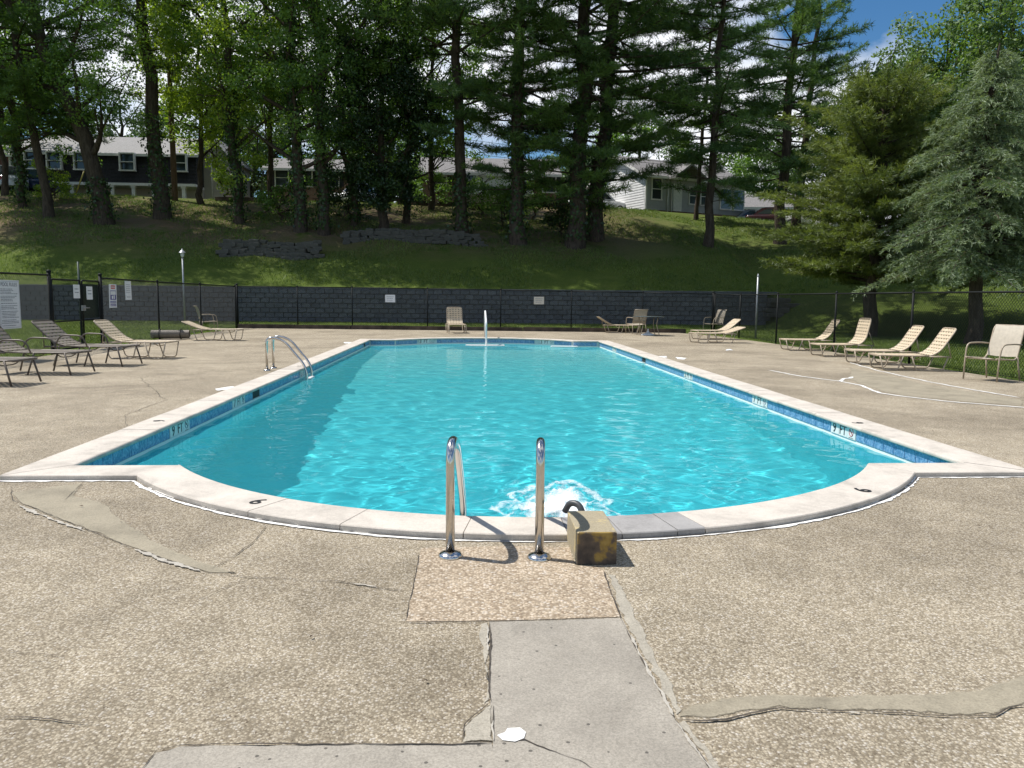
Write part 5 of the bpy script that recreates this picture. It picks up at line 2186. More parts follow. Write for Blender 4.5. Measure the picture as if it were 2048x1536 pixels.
def cedar(base, H, r0, rmax, label, seed, mat='leaf_cedar', z0=1.1, nb=190, per=9, tuft=0.19, width=0.030, name='cedar_tree', droop=0.10, up=0.35, hang=0.0, twig_show=0, spread=0.55, shape=1.0, bark='bark', flare=0.25):
    """conifer with many feathery branches"""
    rg = np.random.default_rng(seed)
    tp = trunk_path(rg, H, r0, ((0, 0), (0.15, 0), (0.05, 0.05), (0.2, 0)), 12, 0.05, 0.0)
    bp, C, D, T = [], [], [], []
    for i in range(nb):
        u = (i + rg.uniform()) / nb
        z = z0 + (H - z0 - 0.2) * u ** 1.05
        t = (z - z0) / (H - z0)
        prof = (1 - t) ** shape * (0.75 + flare * math.sin(min(1, t * 3.2) * PI / 2))
        L = max(0.35, rmax * prof * rg.choice([rg.uniform(0.3, 0.7), rg.uniform(0.75, 1.25)], p=[0.35, 0.65]))
        a = i * 2.399 + rg.normal() * 0.35
        o, tr = trunk_at(tp, z)
        s = np.linspace(0, 1, 6)
        el = up * rg.uniform(0.5, 1.4) * (0.4 + 0.9 * t)
        dx, dy = math.cos(a), math.sin(a)
        bend = rg.normal() * 0.12
        P = np.stack([o[0] + (dx - dy * bend * s) * L * s, o[1] + (dy + dx * bend * s) * L * s, z + L * (math.tan(el) * s - droop * 2.2 * s ** 2 + 0.12 * s ** 3)], 1)
        bp.append((P, (0.010 + 0.010 * L) * (1 - 0.85 * s)))
        ct = rg.uniform(0.1, 0.75)
        nt_ = int(5 + L * 6.0)
        for q in range(nt_):
            uu = 0.22 + 0.78 * (q + rg.uniform()) / nt_
            b0 = np.array([np.interp(uu, s, P[:, k]) for k in range(3)])
            sd = 1 if q % 2 else -1
            tl = (0.20 + 0.26 * L * (1.08 - uu)) * rg.uniform(0.6, 1.25)
            ta = a + sd * rg.uniform(0.35, 1.0)
            td = np.array([math.cos(ta), math.sin(ta), rg.normal() * 0.18 + 0.10 - hang])
            m_ = max(1, int(tl / 0.13))
            if twig_show and uu < 0.8 and rg.uniform() < twig_show:
                ss = np.linspace(0, 1, 3)
                bp.append((b0 + td * (ss * tl)[:, None], 0.006 * (1 - ss * 0.5)))
            for w_ in range(m_ + 1):
                C.append(b0 + td * tl * (w_ / m_) + np.array([0, 0, -hang * 0.3 * (w_ / m_) ** 2]))
                D.append(td + np.array([0, 0, 0.15 - hang]))
                T.append(ct + 0.25 * (w_ / m_) * (1 if twig_show else 0.3) + rg.normal() * 0.1)
        C.append(P[-1]); D.append(P[-1] - P[-2]); T.append(ct + 0.2)
    C, D, T = np.array(C), unit(np.array(D)), np.array(T)
    V, F, TI = blades(rg, C, D, per, tuft, width, spread, T, 0.16)
    return finish_tree(name, base, label, (tp, bp), [('crown', (V, F, TI), M[mat])], M[bark])


def B(px, py):
    p = on_hill(px, py)
    return (p.x, p.y, tz(p.x, p.y))


# --- row on the bank, from the gate side to the lawn side
broadleaf(B(50, 414), 18, 0.20, 3.6, 4.8, 'slender ivy wrapped tree at the edge of the bank by the parked cars', 101, ((0, 0), (-.5, 0), (-.8, 0)), 'leaf_mid', 215, 115, ivy=5)
pine(B(98, 434), 23, 0.24, 4.6, 5.8, 'pine with thin trunk leaning slightly left beside the parked cars', 102, ((0, 0), (-.8, 0), (-1.4, 0), (-1.5, 0)), per=13, gap=0.08)
broadleaf(B(210, 447), 22, 0.46, 4.0, 7.2, 'big dark leaning tree in front of the mansard roofed house', 103, ((0, 0), (-.9, 0), (-2.6, 0), (-3.6, 0), (-3.8, 0)), 'leaf_mid', 310, 115, ivy=2.5, clump=1.0)
pine(B(325, 437), 27, 0.42, 9.0, 3.4, 'tall straight pine beside the wooden utility pole', 104, ((0, 0), (-.4, 0), (-.6, 0), (-.6, 0)), ivy=6, gap=0.35, per=12, broad=0.0)
broadleaf(B(478, 447), 21, 0.26, 4.8, 5.4, 'tree with bright yellow green sunlit crown and ivy trunk', 105, ((0, 0), (-.2, -.3), (.2, -1.0), (.5, -1.6)), 'leaf_bright', 285, 120, ivy=8, size=0.19, clump=1.0, ry=6.6)
broadleaf(B(600, 462), 21, 0.32, 3.0, 5.6, 'ivy smothered tree at the end of the mossy terrace', 106, ((0, 0), (-.2, 0), (.2, 0)), 'leaf_mid', 265, 115, ivy=12)
broadleaf(B(648, 468), 23, 0.30, 4.0, 5.4, 'ivy smothered tree standing right of its twin above the terrace', 107, ((0, 0), (.1, 0), (.4, 0)), 'leaf_mid', 240, 115, ivy=12)
broadleaf(B(704, 452), 18, 0.16, 3.6, 4.0, 'thin leaning tree between ivy trunks and the dark holly', 108, ((0, 0), (-.6, 0), (-.8, 0)), 'leaf_mid', 170, 120, ivy=3)
broadleaf(B(765, 462), 11, 0.28, 0.2, 3.1, 'dense dark holly bush tree reaching down to the bank', 109, ((0, 0), (0, 0)), 'leaf_dark', 280, 140, name='holly_tree', clump=0.75, size=0.16)
broadleaf(B(812, 446), 16, 0.2, 2.2, 4.4, 'light green tree behind the dark holly', 110, ((0, 0), (.3, 0)), 'leaf_mid', 170, 110)
pine(B(925, 472), 25, 0.34, 4.0, 5.4, 'tall pine with open branches in front of the white sided house', 111, ((0, 0), (-.3, 0), (-.6, 0), (-.9, 0)), 'leaf_pine2', ivy=3.5, gap=0.34, dead=14, broad=0.8)
pine(B(1038, 488), 26, 0.40, 3.0, 5.0, 'tall ivy clad pine between the white sided house and the double pine', 112, ((0, 0), (-.1, 0), (-.2, 0), (-.3, 0)), 'leaf_pine', ivy=9, gap=0.28, dead=10, broad=0.8)
pine(B(1148, 492), 27, 0.48, 3.0, 6.0, 'thick dark pine trunk, front of the pair beside the white gabled house', 113, ((0, 0), (.2, 0), (.9, 0), (1.3, 0)), 'leaf_pine', ivy=11, gap=0.2, per=12, broad=0.7)
pine(B(1190, 478), 28, 0.44, 3.4, 6.4, 'thick dark pine trunk, rear of the pair beside the white gabled house', 114, ((0, 0), (.5, 0), (1.1, 0), (1.6, 0)), 'leaf_pine2', ivy=11, gap=0.2, per=12, broad=0.7)
pine(B(1415, 492), 19.0, 0.24, 3.0, 4.6, 'white pine with whorled branches in front of the gabled house porch', 115, ((0, 0), (.1, 0), (.1, 0)), 'leaf_pine2', gap=0.16, whorl=0.55, per=12, broad=0.0)
pine(B(1392, 440), 16, 0.13, 4.0, 3.0, 'very thin dark young pine beside the gabled house wall', 116, ((0, 0), (.2, 0), (.3, 0)), 'leaf_pine', gap=0.3, broad=0.0)
pine(B(1560, 487), 20.0, 0.32, 2.6, 4.8, 'white pine with dark straight trunk left of the olive cedar', 117, ((0, 0), (.0, 0), (.1, 0)), 'leaf_pine2', gap=0.16, whorl=0.55, per=12, broad=0.0)
pine(B(1592, 455), 17, 0.28, 2.8, 4.0, 'pine standing just behind the white pine by the parked cars', 118, ((0, 0), (.3, 0), (.4, 0)), 'leaf_pine2', gap=0.3, broad=0.0)
# second rank close to the street
for q, (px, Y, H, rx, zc_, mt, lab) in enumerate((
    (10, 53, 20, 5.5, 3.6, 'leaf_mid', 'leafy tree of the second rank beside the white car'),
    (405, 53.5, 13, 3.6, 3.4, 'leaf_bright', 'light green sapling tree before the beige gable wall'),
    (545, 53, 19, 5.0, 3.2, 'leaf_mid', 'leafy tree of the second rank before the brown brick house'),
    (860, 53, 15, 4.2, 3.6, 'leaf_mid', 'leafy tree of the second rank before the duplex brick wall'),
)):
    p = at(px, 400, Y)
    broadleaf((p.x, Y, tz(p.x, Y)), H, 0.18, zc_, rx, lab, 150 + q, ((0, 0), (.3, 0)), mt, 150, 105, 0.2)
# low saplings and brush on the bank
for q, (px, py, h, rx, mt, lab) in enumerate((
    (105, 405, 2.2, 1.4, 'leaf_bright', 'low pale shrub under the thin leaning pine'),
    (455, 400, 2.4, 1.0, 'leaf_bright', 'leafy shrub beside the bright tree trunk'),
    (700, 440, 2.6, 1.8, 'leaf_dark', 'dark brush between the ivy trunks and the holly'),
    (560, 440, 2.2, 1.6, 'leaf_mid', 'brush growing on top of the mossy terrace'),
    (860, 415, 2.6, 1.6, 'leaf_mid', 'shrub in front of the duplex brick wall'),
    (960, 430, 2.8, 1.3, 'leaf_mid', 'leafy sapling right of the open branched pine'),
    (1065, 440, 3.4, 1.2, 'leaf_mid', 'leafy sapling right of the ivy clad pine'),
    (1005, 455, 2.4, 1.0, 'leaf_mid', 'small sapling left of the ivy clad pine'),
    (1118, 470, 2.0, 1.0, 'leaf_ivy', 'ivy brush at the foot of the double pine'),
)):
    b_ = B(px, py)
    broadleaf(b_, h, 0.05, 0.1, rx, lab, 180 + q, ((0, 0), (.1, 0)), mt, 34, 60, 0.15, name='shrub', clump=0.5, nlimb=6)

# --- conifers on the right lawn
c = gp(1750, 672); cedar((15.7, 29.6, tz(15.7, 29.6)), 9.7, 0.26, 4.5, 'broad olive green cedar behind the right fence', 201, nb=220, per=10, z0=2.0, shape=0.5, up=0.45, spread=0.6, flare=0.35)
cedar((16.6, 24.6, tz(16.6, 24.6)), 9.6, 0.22, 3.7, 'pale blue green spruce beside the olive cedar', 202, 'leaf_spruce', 2.5, 250, 8, 0.17, 0.026, 'spruce_tree', 0.20, 0.10, 0.35, 0.35, shape=0.8)
cedar((20.6, 27.0, tz(20.6, 27.0)), 11.0, 0.22, 4.2, 'second pale spruce further right along the lawn', 203, 'leaf_spruce', 2.4, 200, 7, 0.18, 0.03, 'spruce_tree', 0.20, 0.12, 0.3, 0.3, shape=0.8)

# --- large broadleaf trees behind the cedar
for (px, Y, H, rx, zc_, lab, sd, mt) in (
    (1745, 47, 11.5, 4.4, 2.5, 'rounded broadleaf tree rising left behind the cedar top', 301, 'leaf_right'),
    (1850, 50, 14.5, 5.2, 3.0, 'tall broadleaf tree with bright green top behind the cedar', 302, 'leaf_mid'),
    (1960, 46, 16.5, 5.8, 3.5, 'spreading silvery leaved tree with dark limbs behind the spruce', 303, 'leaf_right'),
    (2090, 42, 17.0, 5.6, 3.5, 'large broadleaf tree at the lawn edge beyond the spruces', 304, 'leaf_right'),
):
    p = at(px, 500, Y)
    broadleaf((p.x, Y, tz(p.x, Y)), H, 0.38, zc_, rx, lab, sd, ((0, 0), (.3, 0), (.2, 0)), mt, 260, 105, 0.22, clump=1.05)

# --- trees behind the houses
for q, (px, Y, H, rx, zc_, mt, lab) in enumerate((
    (-60, 60, 20, 7.0, 2.0, 'leaf_mid', 'dense leafy tree beyond the parked cars at the bank end'),
    (20, 78, 17, 7.0, 2.0, 'leaf_far', 'leafy tree behind the dark red brick house'),
    (250, 86, 15, 6.5, 2.0, 'leaf_far', 'leafy tree behind the mansard roofed house'),
    (420, 84, 16, 6.0, 2.0, 'leaf_mid', 'leafy tree behind the beige gable wall'),
    (590, 82, 16, 6.5, 2.0, 'leaf_mid', 'leafy tree behind the brick end of the terrace houses'),
    (505, 74, 12, 5.5, 0.1, 'leaf_far', 'bushy tree filling the gap beside the beige gable wall'),
    (770, 80, 12, 6.5, 0.1, 'leaf_mid', 'bushy tree filling the gap beside the brown brick house'),
    (1160, 82, 9, 5.0, 0.1, 'leaf_far', 'bushy tree filling the gap left of the white gable'),
    (720, 90, 15, 6.0, 2.0, 'leaf_far', 'leafy tree behind the white parked car'),
    (870, 92, 11, 5.5, 1.5, 'leaf_mid', 'low leafy tree behind the white sided house'),
    (1130, 88, 10, 5.0, 1.5, 'leaf_far', 'low leafy tree behind the grey roof with the chimney gap'),
    (1270, 90, 16, 6.5, 1.5, 'leaf_mid', 'light green tree behind the white gabled house'),
    (1370, 96, 13, 5.0, 1.5, 'leaf_far', 'leafy tree behind the gabled house porch'),
    (1500, 84, 13, 6.0, 1.5, 'leaf_mid', 'leafy tree behind the brick carport'),
    (1640, 78, 13, 6.0, 1.5, 'leaf_far', 'leafy tree behind the white parked cars'),
    (1790, 74, 16, 6.0, 1.5, 'leaf_mid', 'leafy tree far behind the cedar'),
)):
    p = at(px, 400, Y)
    broadleaf((p.x, Y, tz(p.x, Y)), H, 0.3, zc_, rx, lab, 400 + q, ((0, 0), (.3, 0)), mt, 150, 85, 0.32, clump=1.25, nlimb=9, group='trees behind the houses')


# ================================================================== HOUSES
def siding(m, x0, x1, z0, z1, y, lap=0.17, out=-1):
    """lapped boards on a wall facing -y (out=-1), local coordinates"""
    z = z0
    while z < z1 - 0.01:
        e = min(z + lap, z1)
        m.add([(x0, y + out * 0.030, z), (x1, y + out * 0.030, z), (x1, y + out * 0.008, e), (x0, y + out * 0.008, e), (x0, y, z), (x1, y, z)],
              [(0, 1, 2, 3), (4, 5, 1, 0)])
        z = e


def window(t, x, z, w, h, y, frame='trim_white', shutters=None, deep=0.06, mull=True, axis='y'):
    """window centred at x, with its sill at z, on a wall facing -y"""
    m = MB()
    f = 0.09
    m.box(x - w / 2 - f, x + w / 2 + f, y - deep, y + 0.02, z + h, z + h + f)
    m.box(x - w / 2 - f - 0.03, x + w / 2 + f + 0.03, y - deep - 0.03, y + 0.02, z - f, z)
    m.box(x - w / 2 - f, x - w / 2, y - deep, y + 0.02, z, z + h)
    m.box(x + w / 2, x + w / 2 + f, y - deep, y + 0.02, z, z + h)
    if mull: m.box(x - w / 2, x + w / 2, y - deep + 0.005, y + 0.015, z + h / 2 - 0.025, z + h / 2 + 0.025)
    o = m.build('window', M[frame], t)
    m = MB()
    m.box(x - w / 2, x + w / 2, y - 0.042, y + 0.01, z, z + h)
    m.build('pane', M['pane'], o)
    if shutters:
        for s in (-1, 1):
            m = MB()
            xa = x + s * (w / 2 + f + 0.02)
            xb = xa + s * 0.32
            m.box(min(xa, xb), max(xa, xb), y - 0.045, y, z - 0.02, z + h + 0.02)
            m.build('shutter', M[shutters], t)
    return o


def house_at(name, px, Y, label, rz=0.0, dz=0.0):
    p = at(px, 400, Y)
    return thing(name, (p.x, Y, tz(p.x, Y) + dz), label, 'house', None, rz)


def xloc(t, px):
    """photo column -> local x on the front of an unrotated house"""
    return at(px, 400, t.location.y).x - t.location.x


def zloc(t, py, px=900):
    return at(px, py, t.location.y).z - t.location.z


def gable_roof(t, x0, x1, y0, y1, ze, zr, mat, over=0.35, name='roof', along='x'):
    """ridge along x"""
    ym = (y0 + y1) / 2
    m = MB()
    th = 0.14
    sl = (zr - ze) / (ym - y0)
    for s, ya in ((1, y0 - over), (-1, y1 + over)):
        zo = ze - over * sl
        m.add([(x0 - over, ya, zo), (x1 + over, ya, zo), (x1 + over, ym, zr), (x0 - over, ym, zr),
               (x0 - over, ya, zo - th), (x1 + over, ya, zo - th), (x1 + over, ym, zr - th), (x0 - over, ym, zr - th)],
              [(0, 1, 2, 3), (7, 6, 5, 4), (0, 4, 5, 1), (1, 5, 6, 2), (3, 7, 4, 0)])
    o = m.build(name, M[mat], t)
    m = MB()
    zo = ze - over * sl
    m.box(x0 - over, x1 + over, y0 - over - 0.06, y0 - over - 0.005, zo - 0.20, zo - 0.02)
    m.build('gutter', M['trim_white'], o)
    return o


# --- mansard roofed house
hA = house_at('mansard_house', 240, 62, 'two storey house with black mansard upper floor and white porch columns')
hA.location.z -= 0.2
xl, xr = xloc(hA, 50), xloc(hA, 392)
z1, z2, z3 = zloc(hA, 366, 240), zloc(hA, 303, 240), zloc(hA, 266, 240)
m = MB(); m.box(xl, xr, 1.6, 9.0, -0.3, z1); m.build('wall', M['siding_beige'], hA)
m = MB()
# sloping shingle courses of the mansard
nz = 9
for i in range(nz):
    a, b = z1 + (z2 - z1) * i / nz, z1 + (z2 - z1) * (i + 1) / nz
    ya, yb = 0.0 + 0.05 * i, 0.05 * (i + 1)
    m.add([(xl, ya - 0.03, a), (xr, ya - 0.03, a), (xr, yb, b), (xl, yb, b), (xl, ya + 0.03, a), (xr, ya + 0.03, a)], [(0, 1, 2, 3), (4, 5, 1, 0)])
m.add([(xl, 0, z1), (xl, 0.45, z2), (xl, 9, z2), (xl, 9, z1), (xr, 0, z1), (xr, 0.45, z2), (xr, 9, z2), (xr, 9, z1)], [(0, 1, 2, 3), (4, 7, 6, 5), (0, 3, 7, 4)])
m.build('mansard', M['shingle_dark'], hA)
rf_ = gable_roof(hA, xl, xr, 0.35, 9.0, z2, z3 + 0.6, 'roof_light', 0.25)
m = MB(); m.box(xl - 0.1, xr + 0.1, -0.35, 1.7, z1 - 0.22, z1 - 0.02); m.build('porch_fascia', M['trim_white'], hA)
for px in (148, 228, 270, 310, 370):
    x = xloc(hA, px)
    m = MB(); m.bbox(x - 0.13, x + 0.13, -0.25, 0.01, -0.4, z1 - 0.22, 0.02)
    m.box(x - 0.18, x + 0.18, -0.30, 0.06, z1 - 0.36, z1 - 0.22)
    m.build('porch_column', M['trim_white'], hA)
zs = zloc(hA, 340, 240)
hw = (zloc(hA, 308, 240) - zs)
for px, w in ((70, 0.95), (114, 0.95), (168, 0.95), (259, 1.0), (362, 1.0)):
    window(hA, xloc(hA, px), zs, w, hw, 0.05, deep=0.28)
for px, w, h in ((175, 1.0, 1.3), (250, 1.1, 1.3), (290, 0.6, 1.5), (385, 1.1, 1.0)):
    window(hA, xloc(hA, px), -0.1, w, h * 0.7, 1.6, frame='dark_in' if px == 250 else 'trim_white')
m = MB(); m.box(xloc(hA, 156), xloc(hA, 166), 1.54, 1.62, -0.3, 1.6); m.build('door', M['door_wood'], hA)
# beige gable wing on its right
wg = house_at('gabled_wing_house', 420, 64, 'house with plain beige gable wall and low brick skirt beside the mansard house')
wg.location.z -= 0.2
xl, xr = xloc(wg, 388), xloc(wg, 452)
za, zb, zc_ = zloc(wg, 388, 420), zloc(wg, 305, 420), zloc(wg, 268, 420)
m = MB(); m.box(xl, xr, 0, 7, -0.3, 0.7); m.build('brick_skirt', M['brick_dark'], wg)
m = MB(); siding(m, xl, xr, 0.7, zb, 0.0, 0.2)
m.box(xl, xr, 0.005, 7, 0.65, zb)
m.add([(xl, 0.0, zb), (xr, 0.0, zb), ((xl + xr) / 2, 0.0, zc_), (xl, 7, zb), (xr, 7, zb), ((xl + xr) / 2, 7, zc_)], [(0, 1, 2), (5, 4, 3)])
m.build('wall', M['siding_beige'], wg)
m = MB()
xm = (xl + xr) / 2
for s, xe in ((-1, xl - 0.3), (1, xr + 0.3)):
    m.add([(xe, -0.4, zb - 0.25), (xm, -0.4, zc_ + 0.1), (xm, 7.3, zc_ + 0.1), (xe, 7.3, zb - 0.25), (xe, -0.4, zb - 0.4), (xm, -0.4, zc_ - 0.05), (xm, 7.3, zc_ - 0.05), (xe, 7.3, zb - 0.4)],
          [(0, 1, 2, 3), (7, 6, 5, 4), (0, 4, 5, 1), (0, 3, 7, 4), (2, 6, 7, 3)])
m.build('roof', M['roof_light'], wg)
m = MB(); m.tube([(xm + 0.2, -0.06, 0.5), (xm + 0.2, -0.06, zb)], 0.05, 6); m.build('downpipe', M['trim_white'], wg)

# --- dark red brick house at the left edge
hD = house_at('brick_house', -20, 64, 'dark red brick house with pale roof behind the parked cars')
hD.location.z -= 0.2
xl, xr = xloc(hD, -140), xloc(hD, 26)
zt_ = zloc(hD, 305, 0)
m = MB(); m.box(xl, xr, 0, 8, -0.3, zt_); m.build('wall', M['brick_dark'], hD)
gable_roof(hD, xl, xr, 0, 8, zt_, zloc(hD, 258, 0), 'roof_light', 0.4)
window(hD, xloc(hD, -60), 1.2, 1.0, 1.4, 0)
window(hD, xloc(hD, -110), 1.2, 1.0, 1.4, 0)
m = MB(); m.box(xr - 0.12, xr + 0.02, -0.06, 0.1, -0.2, zt_); m.build('corner_trim', M['trim_white'], hD)

# --- brick and white sided duplex in the middle
hB = house_at('duplex_house', 980, 62, 'brick and white sided duplex with grey roof behind the pines')
hB.location.z -= 0.25
xs_ = [xloc(hB, q) for q in (845, 930, 1066, 1112)]
ze, zr_ = zloc(hB, 345, 980), zloc(hB, 312, 980)
zl = zloc(hB, 391, 980)
m = MB(); m.box(xs_[0], xs_[1], 0.0, 8, -0.3, ze); m.build('brick_wall', M['brick'], hB)
m = MB(); m.box(xs_[2], xs_[3], 0.0, 8, -0.3, ze); m.build('brick_wall', M['brick'], hB)
m = MB(); siding(m, xs_[1], xs_[2], zl, ze, -0.55, 0.16); m.box(xs_[1], xs_[2], -0.545, 0.4, zl, ze)
m.build('siding_wall', M['siding_white'], hB)
m = MB(); m.box(xs_[1], xs_[2], 0.4, 8, -0.3, ze); m.build('lower_wall', M['siding_beige'], hB)
for x in (xs_[1] + 0.05, (xs_[1] + xs_[2]) / 2, xs_[2] - 0.05):
    m = MB(); m.box(x - 0.06, x + 0.06, -0.61, -0.585, zl, ze); m.build('corner_board', M['trim_white'], hB)
gable_roof(hB, xs_[0], xs_[3], -0.3, 8, ze, zr_ + 0.5, 'shingle_grey', 0.35)
zw = zloc(hB, 382, 980)
hwn = zloc(hB, 352, 980) - zw
window(hB, xloc(hB, 1098), zw, 0.95, hwn, 0.0, shutters='shingle_dark')
window(hB, xloc(hB, 880), zw, 0.95, hwn * 0.9, 0.0, shutters='shingle_dark')
window(hB, xloc(hB, 940), zw + 0.3, 0.9, hwn * 0.75, -0.56)
window(hB, xloc(hB, 1048), zw + 0.3, 0.9, hwn * 0.75, -0.56)
for px in (826, 880, 1098):
    if px > 845: window(hB, xloc(hB, px), -0.1, 1.0, 0.75, 0.0, shutters='shingle_dark')
# --- brown brick house left of it
hE = house_at('brown_brick_house', 620, 63, 'brown brick house half hidden behind the ivy covered trunks')
hE.location.z -= 0.25
xl, xr = xloc(hE, 535), xloc(hE, 695)
ze2 = zloc(hE, 335, 620)
m = MB(); m.box(xl, xr, 0, 8, -0.3, ze2); m.build('wall', M['brick'], hE)
gable_roof(hE, xl, xr, 0, 8, ze2, zloc(hE, 300, 620), 'shingle_grey', 0.4)
for px in (565, 612, 665):
    window(hE, xloc(hE, px), zloc(hE, 372, 620), 0.95, 1.2, 0, shutters='shingle_dark')
window(hE, xloc(hE, 660), -0.1, 0.9, 0.8, 0)
m = MB(); m.box(xloc(hE, 608), xloc(hE, 611), -0.3, -0.1, -0.3, ze2); m.build('porch_post', M['trim_white'], hE)

# --- white gabled house: sunny gable end and front greyed for shade
hC = thing('gabled_house', (at(1291, 415, 57.5).x, 57.5, tz(at(1291, 415, 57.5).x, 57.5) - 0.1), 'single storey house with sunlit white gable end and shaded white front', 'house', None, 0.40)
zb_ = 0.45
ze = 3.1
LX, LY = 9.5, 7.5           # front runs along +x, gable end runs back along +y
m = MB(); m.box(0, LX, 0, LY, -2.0, zb_); m.build('brick_skirt', M['brick'], hC)
m = MB(); siding(m, 0, 6.6, zb_, ze, 0.0, 0.19); m.box(0.0, LX, 0.004, LY - 0.004, zb_, ze)
m.build('front_wall', M['siding_shade_grey'], hC)
# gable end faces -x: lapped white boards, clipped to the gable
m = MB()
z = zb_
zr_ = 4.9
while z < zr_ - 0.05:
    e = min(z + 0.19, zr_)
    def yspan(zz):
        if zz <= ze: return (0.0, LY)
        k = (zz - ze) / (zr_ - ze)
        return (LY / 2 * k, LY - LY / 2 * k)
    a0, a1 = yspan(z)
    b0, b1 = yspan(e)
    m.add([(-0.035, a0, z), (-0.035, a1, z), (-0.008, b1, e), (-0.008, b0, e), (0, a0, z), (0, a1, z)], [(0, 3, 2, 1), (4, 0, 1, 5)])
    z = e
m.build('gable_siding', M['siding_white'], hC)
m = MB(); m.add([(-0.004, 0, ze), (-0.004, LY, ze), (-0.004, LY / 2, zr_)], [(0, 2, 1)]); m.build('gable_sheathing', M['siding_white'], hC)
m = MB(); m.box(-0.07, 0.06, -0.07, 0.06, zb_, ze); m.build('corner_board', M['trim_white'], hC)
rfc = gable_roof(hC, 0, LX, 0, LY, ze, zr_, 'shingle_grey', 0.4)
m = MB()
for s in (0, 1):
    ya, yb = (-0.4, LY / 2) if s == 0 else (LY + 0.4, LY / 2)
    za_, zb2 = ze - 0.4 * (zr_ - ze) / (LY / 2), zr_
    m.add([(-0.44, ya, za_ - 0.02), (-0.44, yb, zb2 - 0.02), (-0.44, yb, zb2 - 0.24), (-0.44, ya, za_ - 0.24), (-0.39, ya, za_ - 0.02), (-0.39, yb, zb2 - 0.02), (-0.39, yb, zb2 - 0.24), (-0.39, ya, za_ - 0.24)],
          [(0, 1, 2, 3), (7, 6, 5, 4), (0, 4, 5, 1), (3, 2, 6, 7)])
m.build('rake_board', M['trim_white'], rfc)
window(hC, 0.95, 1.25, 0.8, 1.45, 0.0)
window(hC, 4.4, 1.1, 0.7, 1.2, 0.0)
window(hC, 5.5, 1.1, 0.7, 1.2, 0.0)
window(hC, 7.6, 0.9, 1.0, 1.5, 0.0)
window(hC, 8.9, 0.9, 1.0, 1.5, 0.0)
m = MB(); m.box(-0.06, -0.036, LY / 2 - 0.35, LY / 2 + 0.35, 3.9, 4.25); m.build('gable_vent', M['siding_shade_grey'], hC)
# porch gable over the entrance
m = MB()
for s in (-1, 1):
    m.add([(3.2 + s * 1.5, -1.3, ze - 0.25), (3.2, -1.3, ze + 0.75), (3.2, 2.0, ze + 0.75), (3.2 + s * 1.5, 2.0, ze - 0.25), (3.2 + s * 1.5, -1.3, ze - 0.4), (3.2, -1.3, ze + 0.6), (3.2, 2.0, ze + 0.6), (3.2 + s * 1.5, 2.0, ze - 0.4)],
          [(0, 1, 2, 3), (7, 6, 5, 4), (0, 4, 5, 1), (0, 3, 7, 4)])
m.build('porch_roof', M['shingle_grey'], hC)
for x in (1.95, 2.3):
    m = MB(); m.tube([(x, -0.08, -0.6), (x, -0.08, ze - 0.2)], 0.045, 6); m.build('downpipe', M['trim_white'], hC)
m = MB(); m.box(2.5, 3.3, -0.05, 0.02, zb_, 2.5); m.build('door', M['trim_white'], hC)
# --- brick carport house to the right of it
hF = house_at('carport_house', 1530, 66, 'brick house with a dark open carport behind the parked cars', -0.12)
hF.location.z -= 0.1
xl, xr = xloc(hF, 1478), xloc(hF, 1650)
m = MB(); m.box(xl, xl + 1.2, 0, 7, -0.3, 2.9); m.box(xl, xr, 5.0, 7, -0.3, 2.9); m.box(xr - 3.6, xr, 0, 7, -0.3, 2.9); m.build('wall', M['brick_dark'], hF)
gable_roof(hF, xl, xr, -0.2, 7, 2.9, 4.4, 'shingle_grey', 0.5)
for x in (xl + 0.7, xl + 2.6):
    m = MB(); m.bbox(x - 0.08, x + 0.08, -0.35, -0.19, -0.3, 2.7, 0.01); m.build('carport_post', M['trim_white'], hF)
window(hF, xr - 1.8, 0.9, 1.1, 1.2, 0)

# --- timber edging along the street
for (pa, pb, yy) in ((430, 575, 54.6), (795, 1180, 54.4)):
    a, b = at(pa, 405, yy), at(pb, 405, yy)
    t = thing('landscape_timber_edging', (a.x, yy, tz(a.x, yy)), 'landscape timbers along the lawn edge %s' % ('before the beige gable wall' if pa < 500 else 'below the brick and white sided duplex'), 'edging')
    x = 0.0
    L = b.x - a.x
    while x < L:
        l = min(2.4, L - x)
        for r_ in range(2):
            m = MB(); m.bbox(0.02, l - 0.02, -0.09, 0.09, 0, 0.14, 0.015)
            m.build('timber', M['timber'], t, loc=(x, r_ * 0.04, tz(a.x + x + l / 2, yy) - t.location.z - 0.02 + r_ * 0.145))
        x += l

# ================================================================== UTILITY POLE
p = at(350, 392, 54.0)
up_ = thing('utility_pole', (p.x, 54.0, tz(p.x, 54.0)), 'leaning brown wooden utility pole with crossarm and transformer', 'utility pole')
ztop = at(335, 60, 54.0)
dx = ztop.x - p.x
H = ztop.z - up_.location.z
m = MB(); m.tube([(0, 0, -0.5), (dx * 0.5, 0, H * 0.5), (dx, 0, H)], [0.20, 0.165, 0.13], 10); m.build('shaft', M['pole_wood'], up_)
ca = at(340, 187, 54.0).z - up_.location.z
xa = dx * ca / H
m = MB(); m.box(xa - 0.75, xa + 0.75, -0.24, -0.14, ca - 0.06, ca + 0.06); m.build('crossarm', M['pole_wood'], up_)
tzz = at(345, 150, 54.0).z - up_.location.z
m = MB(); m.lathe([(0.001, -0.5), (0.24, -0.5), (0.26, -0.45), (0.26, 0.4), (0.22, 0.48), (0.001, 0.5)], 14, (dx * tzz / H + 0.42, -0.1, tzz)); m.build('transformer', M['galv'], up_)
for k, q in enumerate((-0.65, 0.65)):
    m = MB(); m.lathe([(0.05, 0), (0.06, 0.08), (0.03, 0.16), (0.001, 0.17)], 8, (xa + q, -0.19, ca + 0.06)); m.build('insulator', M['lamp_glass'], up_)
